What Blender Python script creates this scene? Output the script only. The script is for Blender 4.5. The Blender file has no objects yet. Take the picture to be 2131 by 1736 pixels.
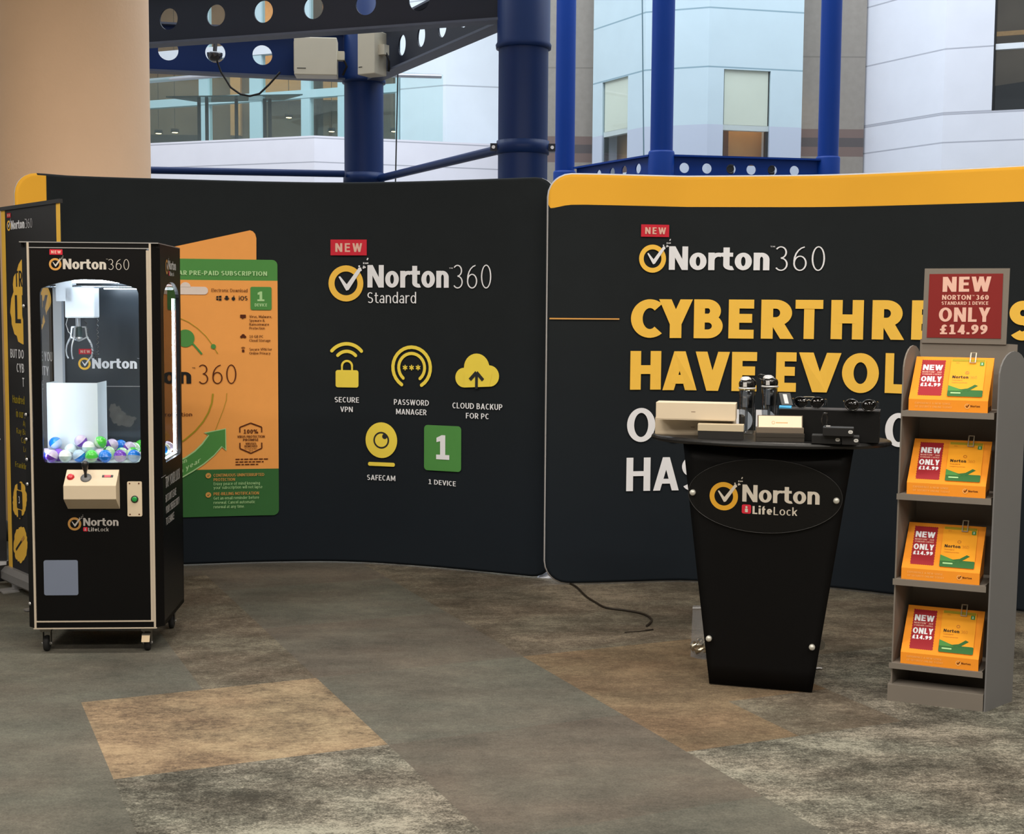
import bpy, math, random
from mathutils import Vector, Matrix
from mathutils.geometry import tessellate_polygon
random.seed(7)
scene = bpy.context.scene
COL = scene.collection
R = math.radians
# ------------------------------------------------------------------ camera
FPX, PITCH, ROLL, CAMH, CX, CY = 2850.0, 0.0807, 0.0075, 1.575, 1065.5, 868.0
_fw = Vector((0, math.cos(PITCH), -math.sin(PITCH)))
_r0 = Vector((1, 0, 0)); _u0 = _r0.cross(_fw)
_rt = math.cos(ROLL)*_r0 + math.sin(ROLL)*_u0
_up = math.cos(ROLL)*_u0 - math.sin(ROLL)*_r0
cam = bpy.data.objects.new('camera', bpy.data.cameras.new('camera')); COL.objects.link(cam)
M = Matrix((( _rt.x, _up.x, -_fw.x, 0), (_rt.y, _up.y, -_fw.y, 0), (_rt.z, _up.z, -_fw.z, CAMH), (0, 0, 0, 1)))
cam.matrix_world = M
cam.data.sensor_fit = 'HORIZONTAL'; cam.data.sensor_width = 36; cam.data.lens = FPX/2131*36
cam.data.clip_start = .05; cam.data.clip_end = 200
scene.camera = cam
# ------------------------------------------------------------------ view, world, lamps
vs = scene.view_settings
vs.view_transform = 'Standard'; vs.look = 'None'; vs.gamma = 1; vs.use_curve_mapping = False
vs.exposure = 0.0
world = bpy.data.worlds.new('daylight'); scene.world = world; world.use_nodes = True
bg = world.node_tree.nodes['Background']
bg.inputs[0].default_value = (0.80, 0.89, 1.0, 1); bg.inputs[1].default_value = 0.70
def area(name, loc, sx, sy, power, color, rot=(0, 0, 0), spread=180):
    l = bpy.data.lights.new(name, 'AREA'); l.shape = 'RECTANGLE'; l.size = sx; l.size_y = sy
    l.energy = power; l.color = color; l.spread = R(spread)
    o = bpy.data.objects.new(name, l); o.location = loc; o.rotation_euler = rot; COL.objects.link(o); return o
WARM = (1.0, 0.92, 0.82)
for lx in (-3.6, -1.2, 1.2, 3.6):                       # ceiling lamps of the hall
    for ly in (-0.6, 2.2, 5.0):
        area('ceiling_lamp', (lx, ly, 4.3), 1.0, 0.28, {-0.6: 76, 2.2: 78, 5.0: 50}[ly], WARM)
area('skylight', (1.0, 13.8, 10.5), 14, 6, 1050, (0.86, 0.93, 1.0))     # glazed atrium roof
area('skylight', (-1.5, 17.0, 10.5), 16, 4, 850, (0.86, 0.93, 1.0))

def ray(x, y): return (x-CX)/FPX*_rt - (y-CY)/FPX*_up + _fw
CAMP = Vector((0, 0, CAMH))
def G(x, y, z=0.0):
    d = ray(x, y); return CAMP + d*((z-CAMH)/d.z)
def at(x, y, Y):
    d = ray(x, y); return CAMP + d*(Y/d.y)

def zat(x, y, Y): return at(x, y, Y).z

# ------------------------------------------------------------------ materials
MATS = {}
def srgb(c):
    return tuple(((v/255)/12.92 if v/255 <= .04045 else ((v/255+.055)/1.055)**2.4) for v in c)
def mat(name, rgb, rough=.5, metal=0, noise=0, nscale=20, bump=0, bscale=200, spec=.5, emit=0, coat=0, alpha=1, trans=0):
    if name in MATS: return MATS[name]
    m = bpy.data.materials.new(name); m.use_nodes = True; nt = m.node_tree; b = nt.nodes['Principled BSDF']
    c = srgb(rgb) if max(rgb) > 1 else rgb
    b.inputs['Base Color'].default_value = (*c, 1); b.inputs['Roughness'].default_value = rough
    b.inputs['Metallic'].default_value = metal; b.inputs['Specular IOR Level'].default_value = spec
    b.inputs['Coat Weight'].default_value = coat
    if trans: b.inputs['Transmission Weight'].default_value = trans
    tc = nt.nodes.new('ShaderNodeTexCoord')
    if noise or True:
        n = nt.nodes.new('ShaderNodeTexNoise'); n.inputs['Scale'].default_value = nscale; n.inputs['Detail'].default_value = 4
        nt.links.new(tc.outputs['Object'], n.inputs['Vector'])
        mx = nt.nodes.new('ShaderNodeMix'); mx.data_type = 'RGBA'; k = noise or .03
        mx.inputs['A'].default_value = (*[v*(1-k) for v in c], 1); mx.inputs['B'].default_value = (*[min(1, v*(1+k)) for v in c], 1)
        nt.links.new(n.outputs['Fac'], mx.inputs['Factor']); nt.links.new(mx.outputs['Result'], b.inputs['Base Color'])
    if bump:
        n2 = nt.nodes.new('ShaderNodeTexNoise'); n2.inputs['Scale'].default_value = bscale; n2.inputs['Detail'].default_value = 3
        nt.links.new(tc.outputs['Object'], n2.inputs['Vector'])
        bp = nt.nodes.new('ShaderNodeBump'); bp.inputs['Strength'].default_value = bump; bp.inputs['Distance'].default_value = .01
        nt.links.new(n2.outputs['Fac'], bp.inputs['Height']); nt.links.new(bp.outputs['Normal'], b.inputs['Normal'])
    if emit:
        b.inputs['Emission Color'].default_value = (*c, 1); b.inputs['Emission Strength'].default_value = emit
    MATS[name] = m; return m
def glass(name, tint, refl=.06, rough=.02, haze=0, hazecol=(.8, .9, .9)):
    m = bpy.data.materials.new(name); m.use_nodes = True; nt = m.node_tree; nt.nodes.clear()
    o = nt.nodes.new('ShaderNodeOutputMaterial'); t = nt.nodes.new('ShaderNodeBsdfTransparent'); t.inputs[0].default_value = (*tint, 1)
    g = nt.nodes.new('ShaderNodeBsdfGlossy'); g.inputs['Roughness'].default_value = rough
    lw = nt.nodes.new('ShaderNodeLayerWeight'); lw.inputs[0].default_value = .5
    pw = nt.nodes.new('ShaderNodeMath'); pw.operation = 'POWER'; pw.inputs[1].default_value = 4.5; nt.links.new(lw.outputs['Facing'], pw.inputs[0])
    mt = nt.nodes.new('ShaderNodeMath'); mt.operation = 'MULTIPLY_ADD'; mt.inputs[1].default_value = .8; mt.inputs[2].default_value = refl; mt.use_clamp = True
    nt.links.new(pw.outputs[0], mt.inputs[0])
    mx = nt.nodes.new('ShaderNodeMixShader'); nt.links.new(mt.outputs[0], mx.inputs[0])
    nt.links.new(t.outputs[0], mx.inputs[1]); nt.links.new(g.outputs[0], mx.inputs[2]); last = mx
    if haze:
        d = nt.nodes.new('ShaderNodeBsdfDiffuse'); d.inputs[0].default_value = (*hazecol, 1)
        m2 = nt.nodes.new('ShaderNodeMixShader'); m2.inputs[0].default_value = haze
        nt.links.new(mx.outputs[0], m2.inputs[1]); nt.links.new(d.outputs[0], m2.inputs[2]); last = m2
    nt.links.new(last.outputs[0], o.inputs[0]); MATS[name] = m; return m
def zbands(name, rgb, lines=(), lw=.012, linecol=None, bands=(), noise=.05, nscale=3, rough=.7):
    """paint or cladding whose joints and colour bands run level round the building (world heights)"""
    m = mat(name, rgb, rough, noise=noise, nscale=nscale); nt = m.node_tree; b = nt.nodes['Principled BSDF']
    src = b.inputs['Base Color'].links[0].from_socket
    geo = nt.nodes.new('ShaderNodeNewGeometry'); sp = nt.nodes.new('ShaderNodeSeparateXYZ'); nt.links.new(geo.outputs['Position'], sp.inputs[0])
    def rng(z0, z1):
        a = nt.nodes.new('ShaderNodeMath'); a.operation = 'GREATER_THAN'; a.inputs[1].default_value = z0; nt.links.new(sp.outputs['Z'], a.inputs[0])
        c = nt.nodes.new('ShaderNodeMath'); c.operation = 'LESS_THAN'; c.inputs[1].default_value = z1; nt.links.new(sp.outputs['Z'], c.inputs[0])
        d = nt.nodes.new('ShaderNodeMath'); d.operation = 'MULTIPLY'; nt.links.new(a.outputs[0], d.inputs[0]); nt.links.new(c.outputs[0], d.inputs[1]); return d.outputs[0]
    for z0, z1, col in list(bands)+[(z-lw, z+lw, linecol or [v*.72 for v in rgb]) for z in lines]:
        x = nt.nodes.new('ShaderNodeMix'); x.data_type = 'RGBA'; nt.links.new(rng(z0, z1), x.inputs['Factor'])
        nt.links.new(src, x.inputs['A']); x.inputs['B'].default_value = (*srgb(col), 1); src = x.outputs['Result']
    nt.links.new(src, b.inputs['Base Color']); return m

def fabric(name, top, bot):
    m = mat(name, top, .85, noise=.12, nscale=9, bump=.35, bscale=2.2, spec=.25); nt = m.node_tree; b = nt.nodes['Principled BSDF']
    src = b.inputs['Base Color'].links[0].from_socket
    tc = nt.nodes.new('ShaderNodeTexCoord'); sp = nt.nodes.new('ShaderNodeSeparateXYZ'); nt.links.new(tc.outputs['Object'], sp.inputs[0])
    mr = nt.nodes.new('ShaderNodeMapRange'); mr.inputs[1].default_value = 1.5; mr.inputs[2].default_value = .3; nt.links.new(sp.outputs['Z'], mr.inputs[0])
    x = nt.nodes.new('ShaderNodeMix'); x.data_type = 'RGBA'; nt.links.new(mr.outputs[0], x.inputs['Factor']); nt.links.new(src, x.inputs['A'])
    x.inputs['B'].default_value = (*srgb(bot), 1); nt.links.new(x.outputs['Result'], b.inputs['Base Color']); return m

# ------------------------------------------------------------------ scene objects
def frame_of(loc, rz): return (Vector(loc), rz)
class Frame:
    def __init__(s, loc, rz=0):
        s.loc = Vector(loc); s.rz = rz; s.M = Matrix.Translation(s.loc) @ Matrix.Rotation(rz, 4, 'Z'); s.I = s.M.inverted()
    def l(s, p): return s.I @ Vector(p)
    def lray(s, x, y): return s.I @ CAMP, s.I.to_3x3() @ ray(x, y)
    def plane_y(s, x, y, y0):
        o, d = s.lray(x, y); return o + d*((y0-o.y)/d.y)
    def plane_z(s, x, y, z0):
        o, d = s.lray(x, y); return o + d*((z0-o.z)/d.z)
W0 = Frame((0, 0, 0))
def tag(o, label, cat, group=None, kind=None):
    if label: o['label'] = label
    if cat: o['category'] = cat
    if group: o['group'] = group
    if kind: o['kind'] = kind
    return o
def thing(name, label, cat, F, group=None):
    o = bpy.data.objects.new(name, None); o.empty_display_size = .1; COL.objects.link(o)
    o.location = F.loc; o.rotation_euler = (0, 0, F.rz); return tag(o, label, cat, group)
class Surf:
    """flat patch in a frame: local origin O, unit vectors U (right), V (up); W points out"""
    def __init__(s, F, O, U, V):
        s.F = F; s.O = Vector(O); s.U = Vector(U).normalized(); s.V = Vector(V).normalized(); s.W = s.U.cross(s.V)
    def P(s, u, v, w=0): return s.O + s.U*u + s.V*v + s.W*w
    def uv(s, x, y):
        o, d = s.F.lray(x, y); t = (s.O-o).dot(s.W)/d.dot(s.W); p = o + d*t - s.O; return p.dot(s.U), p.dot(s.V)
class Wall:
    """vertical surface over a smooth plan curve; u = arc length, v = height"""
    def __init__(s, F, pts, n=160):
        s.F = F; P = [Vector(p) for p in pts]; P = [2*P[0]-P[1]] + P + [2*P[-1]-P[-2]]
        s.c = []
        for i in range(1, len(P)-2):
            for k in range(16):
                t = k/16; a, b, c, d = P[i-1:i+3]
                s.c.append(.5*((2*b)+(c-a)*t+(2*a-5*b+4*c-d)*t*t+(3*b-3*c+d-a)*t**3))
        s.c.append(P[-2]); s.L = [0]
        for a, b in zip(s.c, s.c[1:]): s.L.append(s.L[-1]+(b-a).length)
        s.len = s.L[-1]
    def pt(s, u):
        if u <= 0: i = 0
        elif u >= s.len: i = len(s.c)-2
        else:
            lo, hi = 0, len(s.c)-1
            while hi-lo > 1:
                m = (lo+hi)//2
                if s.L[m] <= u: lo = m
                else: hi = m
            i = lo
        t = (u-s.L[i])/(s.L[i+1]-s.L[i]); d = (s.c[i+1]-s.c[i])
        def tan(k):
            k = max(1, min(len(s.c)-2, k)); return (s.c[k+1]-s.c[k-1]).normalized()
        tt = min(1, max(0, t)); n = tan(i)*(1-tt)+tan(i+1)*tt; n.normalize()
        return s.c[i]+d*t, Vector((n.y, -n.x))
    def P(s, u, v, w=0):
        if w > 0: w = w*2.4 if w <= .004 else .0096+(w-.004)*5
        p, n = s.pt(u); return Vector((p.x+n.x*w-s.F.loc.x, p.y+n.y*w-s.F.loc.y, v))
    def uv(s, x, y):
        d = ray(x, y); k = d.x/d.y; lo, hi = -1.0, s.len+1.0
        for _ in range(50):
            m = (lo+hi)/2; p, _n = s.pt(m)
            if p.x/p.y < k: lo = m
            else: hi = m
        p, _n = s.pt(lo); return lo, CAMH + d.z*p.y/d.y

# ---------- stroke lettering
def strokes(ch, w):
    h = w/2; v = w*.43; out = []; X = .74; sid = [0]
    def put(p): out.append((p, sid[0]))
    def clip(poly, ax, lim, sgn):
        r = []
        for i in range(len(poly)):
            a, b = poly[i-1], poly[i]; ia = sgn*(a[ax]-lim) >= -1e-9; ib = sgn*(b[ax]-lim) >= -1e-9
            if ia != ib:
                t = (lim-a[ax])/(b[ax]-a[ax]); r.append((a[0]+(b[0]-a[0])*t, a[1]+(b[1]-a[1])*t))
            if ib: r.append(b)
        return r
    def dg(x0, y0, x1, y1, lo=0, hi=1, xl=None, xh=None, ww=None):
        sid[0] += 1
        dx, dy = x1-x0, y1-y0; L = math.hypot(dx, dy); dx /= L; dy /= L; q = (ww or w)/2; e = w*1.2
        p = [(x0-dx*e-dy*q, y0-dy*e+dx*q), (x0-dx*e+dy*q, y0-dy*e-dx*q), (x1+dx*e+dy*q, y1+dy*e-dx*q), (x1+dx*e-dy*q, y1+dy*e+dx*q)]
        p = clip(clip(p, 1, lo, 1), 1, hi, -1)
        if xl is not None: p = clip(p, 0, xl, 1)
        if xh is not None: p = clip(p, 0, xh, -1)
        if len(p) > 2: put(p)
    def vs_(x, y0, y1): sid[0] += 1; put([(x-h, y0), (x+h, y0), (x+h, y1), (x-h, y1)])
    def hs(x0, x1, y): sid[0] += 1; put([(x0, y-v), (x1, y-v), (x1, y+v), (x0, y+v)])
    def arc(cx, cy, rx, ry, a0, a1):
        n = max(3, int(abs(a1-a0)/(9 if w > .16 else 15))); P = []; sid[0] += 1
        for i in range(n+1):
            a = R(a0+(a1-a0)*i/n); c, s_ = math.cos(a), math.sin(a)
            P.append(((cx+(rx+h)*c, cy+(ry+v)*s_), (cx+max(0, rx-h)*c, cy+max(0, ry-v)*s_)))
        for (o0, i0), (o1, i1) in zip(P, P[1:]): put([o0, i0, i1, o1])
    A = dict(A=.52, B=.44, C=.44, D=.52, E=.36, F=.34, G=.50, H=.50, I=0, J=.28, K=.46, L=.34, M=.64, N=.52, O=.58, P=.42, Q=.58, R=.44, S=.40,
             T=.44, U=.48, V=.50, W=.76, X=.46, Y=.46, Z=.44, a=.34, b=.40, c=.32, d=.40, e=.38, f=.22, g=.38, h=.38, i=0, j=.10, k=.36, l=0, m=.66,
             n=.38, o=.42, p=.40, q=.40, r=.25, s=.30, t=.24, u=.38, v=.38, w=.60, x=.36, y=.38, z=.32)
    if ch in A: W = A[ch] + ((1.0 if w > .22 else .6)*w if A[ch] else w)
    elif ch.isdigit() or ch == '£': W = .42+.4*w
    else: W = {' ': .16, '.': w, ',': w, '-': .26+.2*w, '*': .34, '™': .5, '&': .62+.4*w, "'": w, '%': .8}.get(ch, .3)
    r = W-h; mx = W/2
    if ch == 'A': dg(h*.9, 0, mx, 1, xh=W); dg(W-h*.9, 0, mx, 1); hs(W*.25, W*.75, .28)
    elif ch == 'B':
        vs_(h, 0, 1); xb = W*.48
        for y0, y1, k in ((v, .52, 0), (.52, 1-v, .05)):
            hs(h, xb, y0); hs(h, xb, y1); arc(xb, (y0+y1)/2, r-k-xb, (y1-y0)/2, -90, 90)
    elif ch == 'C': k = 1.22 if w > .22 else 1.12; arc(h+(W*k-w)/2, .5, (W*k-w)/2, .5-v, 50, 310)
    elif ch == 'D': vs_(h, 0, 1); xb = W*.35; hs(h, xb, v); hs(h, xb, 1-v); arc(xb, .5, r-xb, .5-v, -90, 90)
    elif ch == 'E': vs_(h, 0, 1); hs(h, W, v); hs(h, W*.93, .52); hs(h, W, 1-v)
    elif ch == 'F': vs_(h, 0, 1); hs(h, W*.93, .5); hs(h, W, 1-v)
    elif ch == 'G': arc(h+(W*1.05-w)/2, .5, (W*1.05-w)/2, .5-v, 45, 318); vs_(r, .12, .5); hs(W*.5, W, .5-v)
    elif ch == 'H': vs_(h, 0, 1); vs_(r, 0, 1); hs(h, r, .52)
    elif ch == 'I': vs_(h, 0, 1)
    elif ch == 'J': vs_(r, .3, 1); arc(r-.2, .3, .2, .3-v, -120, 0)
    elif ch == 'K': vs_(h, 0, 1); dg(w, .34, r, 1, xl=w*.9, xh=W+.03); dg(W*.45, .6, r, 0, xl=W*.36, xh=W+.03)
    elif ch == 'L': vs_(h, 0, 1); hs(h, W, v)
    elif ch == 'M': vs_(h, 0, 1); vs_(r, 0, 1); dg(h, 1, mx, .22, lo=.12, xl=0, xh=W*.58); dg(r, 1, mx, .22, lo=.12, xl=W*.42, xh=W)
    elif ch == 'N': vs_(h, 0, 1); vs_(r, 0, 1); dg(h, 1, r, 0, xl=0, xh=W)
    elif ch == 'O': arc(mx, .5, mx-h, .5-v, 0, 360)
    elif ch == 'P': vs_(h, 0, 1); xb = W*.46; hs(h, xb, .42); hs(h, xb, 1-v); arc(xb, (.42+1-v)/2, r-xb, (1-v-.42)/2, -90, 90)
    elif ch == 'Q': arc(mx, .5, mx-h, .5-v, 0, 360); dg(mx, .25, W*.9, -.05, lo=-.12, xl=mx)
    elif ch == 'R': vs_(h, 0, 1); xb = W*.46; hs(h, xb, .44); hs(h, xb, 1-v); arc(xb, (.44+1-v)/2, r-.02-xb, (1-v-.44)/2, -90, 90); dg(W*.48, .44, r+.01, 0, hi=.46)
    elif ch in 'Ss':
        T = 1 if ch == 'S' else X; ry = (T-2*v)/4
        arc(mx, T-v-ry, mx-h, ry, 35, 270); arc(mx, v+ry, mx-h, ry, 90, -145)
    elif ch == 'T': hs(0, W, 1-v); vs_(mx, 0, 1-v)
    elif ch == 'U': vs_(h, .34, 1); vs_(r, .34, 1); arc(mx, .34, mx-h, .34-v, 180, 360)
    elif ch == 'V': dg(h*.9, 1, mx, 0); dg(W-h*.9, 1, mx, 0)
    elif ch == 'W':
        for a, b, c, d in ((h*.8, 1, W*.28, 0), (mx, .95, W*.28, 0), (mx, .95, W*.72, 0), (W-h*.8, 1, W*.72, 0)): dg(a, b, c, d, ww=w*.92)
    elif ch == 'X': dg(h, 0, W-h, 1); dg(h, 1, W-h, 0)
    elif ch == 'Y': vs_(mx, 0, .42); dg(h*.9, 1, mx, .38, lo=.28, xh=mx+h); dg(W-h*.9, 1, mx, .38, lo=.28, xl=mx-h)
    elif ch == 'Z': hs(0, W, 1-v); hs(0, W, v); dg(h, 0, W-h, 1, lo=v, hi=1-v)
    elif ch == 'a': arc(mx-.01, .21, mx-h, .21-v, 0, 360); vs_(r, 0, X*.62); arc(mx+.02, X*.62, r-mx-.02, X*.38-v, 0, 150)
    elif ch in 'bp':
        arc(mx, X/2, mx-h, X/2-v, 0, 360); vs_(h, 0 if ch == 'b' else -.28, 1.05 if ch == 'b' else X)
    elif ch in 'dq':
        arc(mx, X/2, mx-h, X/2-v, 0, 360); vs_(r, 0 if ch == 'd' else -.28, 1.05 if ch == 'd' else X)
    elif ch == 'c': arc(h+(W*1.15-w)/2, X/2, (W*1.15-w)/2, X/2-v, 50, 310)
    elif ch == 'e': arc(mx, X/2, mx-h, X/2-v, 0, 315); hs(h, W-h*.3, X/2-.01)
    elif ch == 'f': vs_(W*.4, 0, .78); arc(W*.4+(W*.55-h), .78, W*.55-h if W*.55 > h else .02, .27-v, 80, 180); hs(0, W*.95, X-v)
    elif ch == 'g': arc(mx, X/2, mx-h, X/2-v, 0, 360); vs_(r, -.05, X); arc(mx, -.05, r-mx, .22-v, -150, 0)
    elif ch in 'hn':
        vs_(h, 0, 1.05 if ch == 'h' else X); arc(mx, X*.6, mx-h, X*.4-v, 0, 170); vs_(r, 0, X*.6)
    elif ch == 'i': vs_(h, 0, X); vs_(h, .88, .88+w)
    elif ch == 'j': vs_(r, -.1, X); vs_(r, .88, .88+w)
    elif ch == 'k': vs_(h, 0, 1.05); dg(w, .26, r, X, hi=X, xl=w*.9); dg(W*.42, .44, r, 0, xl=W*.3)
    elif ch == 'l': vs_(h, 0, 1.05)
    elif ch == 'm':
        vs_(h, 0, X); q = (W-w)/4
        arc(h+q, X*.6, q, X*.4-v, 0, 170); vs_(mx, 0, X*.6); arc(mx+q, X*.6, q, X*.4-v, 0, 170); vs_(r, 0, X*.6)
    elif ch == 'o': arc(mx, X/2, mx-h, X/2-v, 0, 360)
    elif ch == 'r': vs_(h, 0, X); arc(h+W*.62, X*.55, W*.62, X*.45-v, 62, 180)
    elif ch == 't': vs_(W*.42, .22, .96); arc(W*.42+.16, .22, .16, .22-v, 180, 290); hs(0, W, X-v)
    elif ch == 'u': vs_(h, X*.4, X); vs_(r, 0, X); arc(mx, X*.4, mx-h, X*.4-v, 180, 360)
    elif ch == 'v': dg(h*.9, X, mx, 0, hi=X); dg(W-h*.9, X, mx, 0, hi=X)
    elif ch == 'w':
        for a, b, c, d in ((h*.8, X, W*.28, 0), (mx, X, W*.28, 0), (mx, X, W*.72, 0), (W-h*.8, X, W*.72, 0)): dg(a, b, c, d, hi=X, ww=w*.9)
    elif ch == 'x': dg(h, 0, W-h, X, hi=X); dg(h, X, W-h, 0, hi=X)
    elif ch == 'y': dg(h*.9, X, mx, 0, hi=X); dg(W-h*.9, X, W*.25, -.28, lo=-.28, hi=X)
    elif ch == 'z': hs(0, W, X-v); hs(0, W, v); dg(h, 0, W-h, X, lo=v, hi=X-v)
    elif ch == '0': arc(mx, .5, mx-h, .5-v, 0, 360)
    elif ch == '1': vs_(W*.5, 0, 1); dg(W*.5, 1, W*.12, .84, xl=W*.12, xh=W*.5, ww=w*.8); hs(W*.06, W*.94, v)
    elif ch == '2': arc(mx, .7, mx-h, .3-v, -20, 155); dg(h, .05, r-.02, .62, lo=v, hi=.62, xl=0); hs(0, W, v)
    elif ch == '3': arc(mx-.03, .76-v*.4, mx-h-.02, .24-v*.6, -90, 145); arc(mx-.02, .26+v*.4, mx-h, .26-v*.6, 90, -145)
    elif ch == '4': vs_(W*.7, 0, 1); hs(0, W, .27); dg(h, .27, W*.7, 1, lo=.27-v, hi=1, xl=0, ww=w*.85)
    elif ch == '5': hs(h, W*.92, 1-v); vs_(h+.03, .5, 1); arc(mx-.03, .32, mx-h+.03, .32-v, 125, -140)
    elif ch == '6': arc(mx, .31, mx-h, .31-v, 0, 360); arc(h+(W*.95-h), .38, W*.95-h, .62-v, 98, 180)
    elif ch == '7': hs(0, W, 1-v); dg(W*.3, 0, r, 1-v, hi=1-v)
    elif ch == '8': arc(mx, .74, mx-h-.03, .26-v, 0, 360); arc(mx, .27, mx-h, .27-v, 0, 360)
    elif ch == '9': arc(mx, .69, mx-h, .31-v, 0, 360); arc(W-h-(W*.95-h), .62, W*.95-h, .62-v, -82, 0)
    elif ch == '£': arc(mx+.05, .72, mx-h-.05, .28-v, 20, 180); vs_(h+.10, 0, .72); hs(0, W*.8, .48); hs(0, W, v)
    elif ch == '.': vs_(h, 0, w)
    elif ch == ',': dg(h, w, h*.3, -.12, lo=-.14, hi=w)
    elif ch == "'": vs_(h, .7, 1)
    elif ch == '-': hs(0, W, .38)
    elif ch == '*':
        for a in (90, 30, 150): dg(.17-.1*math.cos(R(a)), .5-.1*math.sin(R(a)), .17+.1*math.cos(R(a)), .5+.1*math.sin(R(a)), lo=.3, hi=.7, ww=.09)
    elif ch == '%': arc(.16, .76, .12, .16, 0, 360); arc(.64, .24, .12, .16, 0, 360); dg(.22, 0, .58, 1, ww=w*.8)
    elif ch == '&': arc(mx-.05, .76, .14, .24-v, 0, 360); arc(mx-.08, .28, mx-h-.06, .28-v, 0, 360); dg(W*.35, .55, W, 0)
    elif ch == '™':
        q = .05; put([(0, .95), (.2, .95), (.2, 1), (0, 1)]); put([(.08, .72), (.12, .72), (.12, .97), (.08, .97)])
        for x in (.26, .46): put([(x, .72), (x+.04, .72), (x+.04, 1), (x, 1)])
        put([(.36, .8), (.40, .8), (.32, 1), (.27, 1)]); put([(.36, .8), (.40, .8), (.50, 1), (.45, 1)])
    return W, out

class MB:
    def __init__(s): s.v = []; s.f = []; s.m = []; s.mats = []; s.sm = []
    def _m(s, m):
        if m not in s.mats: s.mats.append(m)
        return s.mats.index(m)
    def add(s, vs, fs, m, smooth=False):
        k = len(s.v); s.v += [tuple(p) for p in vs]; i = s._m(m)
        for f in fs: s.f.append([k+q for q in f]); s.m.append(i); s.sm.append(smooth)
        return s
    def hexa(s, p, m): return s.add(p, [(0, 3, 2, 1), (4, 5, 6, 7), (0, 1, 5, 4), (1, 2, 6, 5), (2, 3, 7, 6), (3, 0, 4, 7)], m)
    def box(s, x0, x1, y0, y1, z0, z1, m):
        return s.hexa([(x0, y0, z0), (x1, y0, z0), (x1, y1, z0), (x0, y1, z0), (x0, y0, z1), (x1, y0, z1), (x1, y1, z1), (x0, y1, z1)], m)
    def bar(s, a, b, wd, ht, m, up=(0, 0, 1)):
        a = Vector(a); b = Vector(b); d = (b-a).normalized(); sd = d.cross(Vector(up)).normalized(); u = sd.cross(d)
        q = [sd*(i*wd/2)+u*(j*ht/2) for i, j in ((-1, -1), (1, -1), (1, 1), (-1, 1))]
        return s.add([a+t for t in q]+[b+t for t in q], [(0, 1, 2, 3), (7, 6, 5, 4), (0, 4, 5, 1), (1, 5, 6, 2), (2, 6, 7, 3), (3, 7, 4, 0)], m)
    def tube(s, pts, r, m, n=10, radii=None, caps=True):
        P = [Vector(p) for p in pts]; k = len(P); vs = []; prev = None
        for i, p in enumerate(P):
            d = (P[min(i+1, k-1)]-P[max(i-1, 0)]).normalized()
            if prev is None: a = d.orthogonal().normalized()
            else: a = (prev-d*prev.dot(d)).normalized()
            prev = a; b = d.cross(a); rr = radii[i] if radii else r
            vs += [p+(a*math.cos(2*math.pi*j/n)+b*math.sin(2*math.pi*j/n))*rr for j in range(n)]
        fs = [(i*n+j, i*n+(j+1) % n, (i+1)*n+(j+1) % n, (i+1)*n+j) for i in range(k-1) for j in range(n)]
        s.add(vs, fs, m, True)
        if caps: s.add(vs[:n], [tuple(range(n))[::-1]], m); s.add(vs[-n:], [tuple(range(n))], m)
        return s
    def cyl(s, a, b, r, m, n=20, r1=None): return s.tube([a, b], r, m, n, [r, r if r1 is None else r1])
    def lathe(s, prof, c, m, n=28, ax=(0, 0, 1), smooth=True):
        c = Vector(c); ax = Vector(ax).normalized(); a = ax.orthogonal().normalized(); b = ax.cross(a); vs = []
        for r, z in prof: vs += [c+ax*z+(a*math.cos(2*math.pi*j/n)+b*math.sin(2*math.pi*j/n))*r for j in range(n)]
        k = len(prof)
        return s.add(vs, [(i*n+j, i*n+(j+1) % n, (i+1)*n+(j+1) % n, (i+1)*n+j) for i in range(k-1) for j in range(n)], m, smooth)
    def plate(s, S, pts, m, off=.001, th=0, holes=()):
        """polygon with holes in a surface's (u, v); th > 0 gives it thickness from off-th to off"""
        loops = [list(pts)]+[list(h) for h in holes]
        tri = tessellate_polygon([[Vector((a, b, 0)) for a, b in L] for L in loops]); flat = [q for L in loops for q in L]
        def orient(t):
            (ax, ay), (bx, by), (cx, cy) = (flat[i] for i in t)
            return t if (bx-ax)*(cy-ay)-(by-ay)*(cx-ax) > 0 else (t[0], t[2], t[1])
        tri = [orient(t) for t in tri]
        s.add([S.P(a, b, off) for a, b in flat], tri, m)
        if th:
            s.add([S.P(a, b, off-th) for a, b in flat], [t[::-1] for t in tri], m)
            for L in loops:
                n = len(L); s.add([S.P(a, b, off) for a, b in L]+[S.P(a, b, off-th) for a, b in L], [(i, i+n, (i+1) % n+n, (i+1) % n) for i in range(n)], m)
        return s
    def text(s, S, st, u0, v0, width, cap, w, m, off=.0015, dv=0, gap=.11, track=0):
        """width 0 keeps natural proportion"""
        x = 0; gl = []
        for ch in st:
            W, ps = strokes(ch, w); gl.append((x, ps)); x += W+gap+track
        x -= gap+track; kx = (width/x) if width else cap
        for gx, ps in gl:
            for p, sd in ps:
                q = [(u0+(gx+a)*kx, v0+b*cap+dv*(gx+a)/x) for a, b in p]
                s.add([S.P(a, b, off+sd*2.5e-5) for a, b in q], [tuple(range(len(q)))], m)
        return x*kx
    def tpx(s, S, st, x0, x1, yb, yt, w, m, off=.0015, y1=None, **k):
        """lettering fitted between picture columns x0, x1 with its baseline seen at yb and cap line at yt"""
        u0, v0 = S.uv(x0, yb); u1, v1 = S.uv(x1, yb if y1 is None else y1); _, vt = S.uv(x0, yt)
        cap = vt-v0
        return s.text(S, st, u0, v0, u1-u0, cap, w, m, off, dv=(0 if y1 is None else v1-v0), **k)
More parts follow.
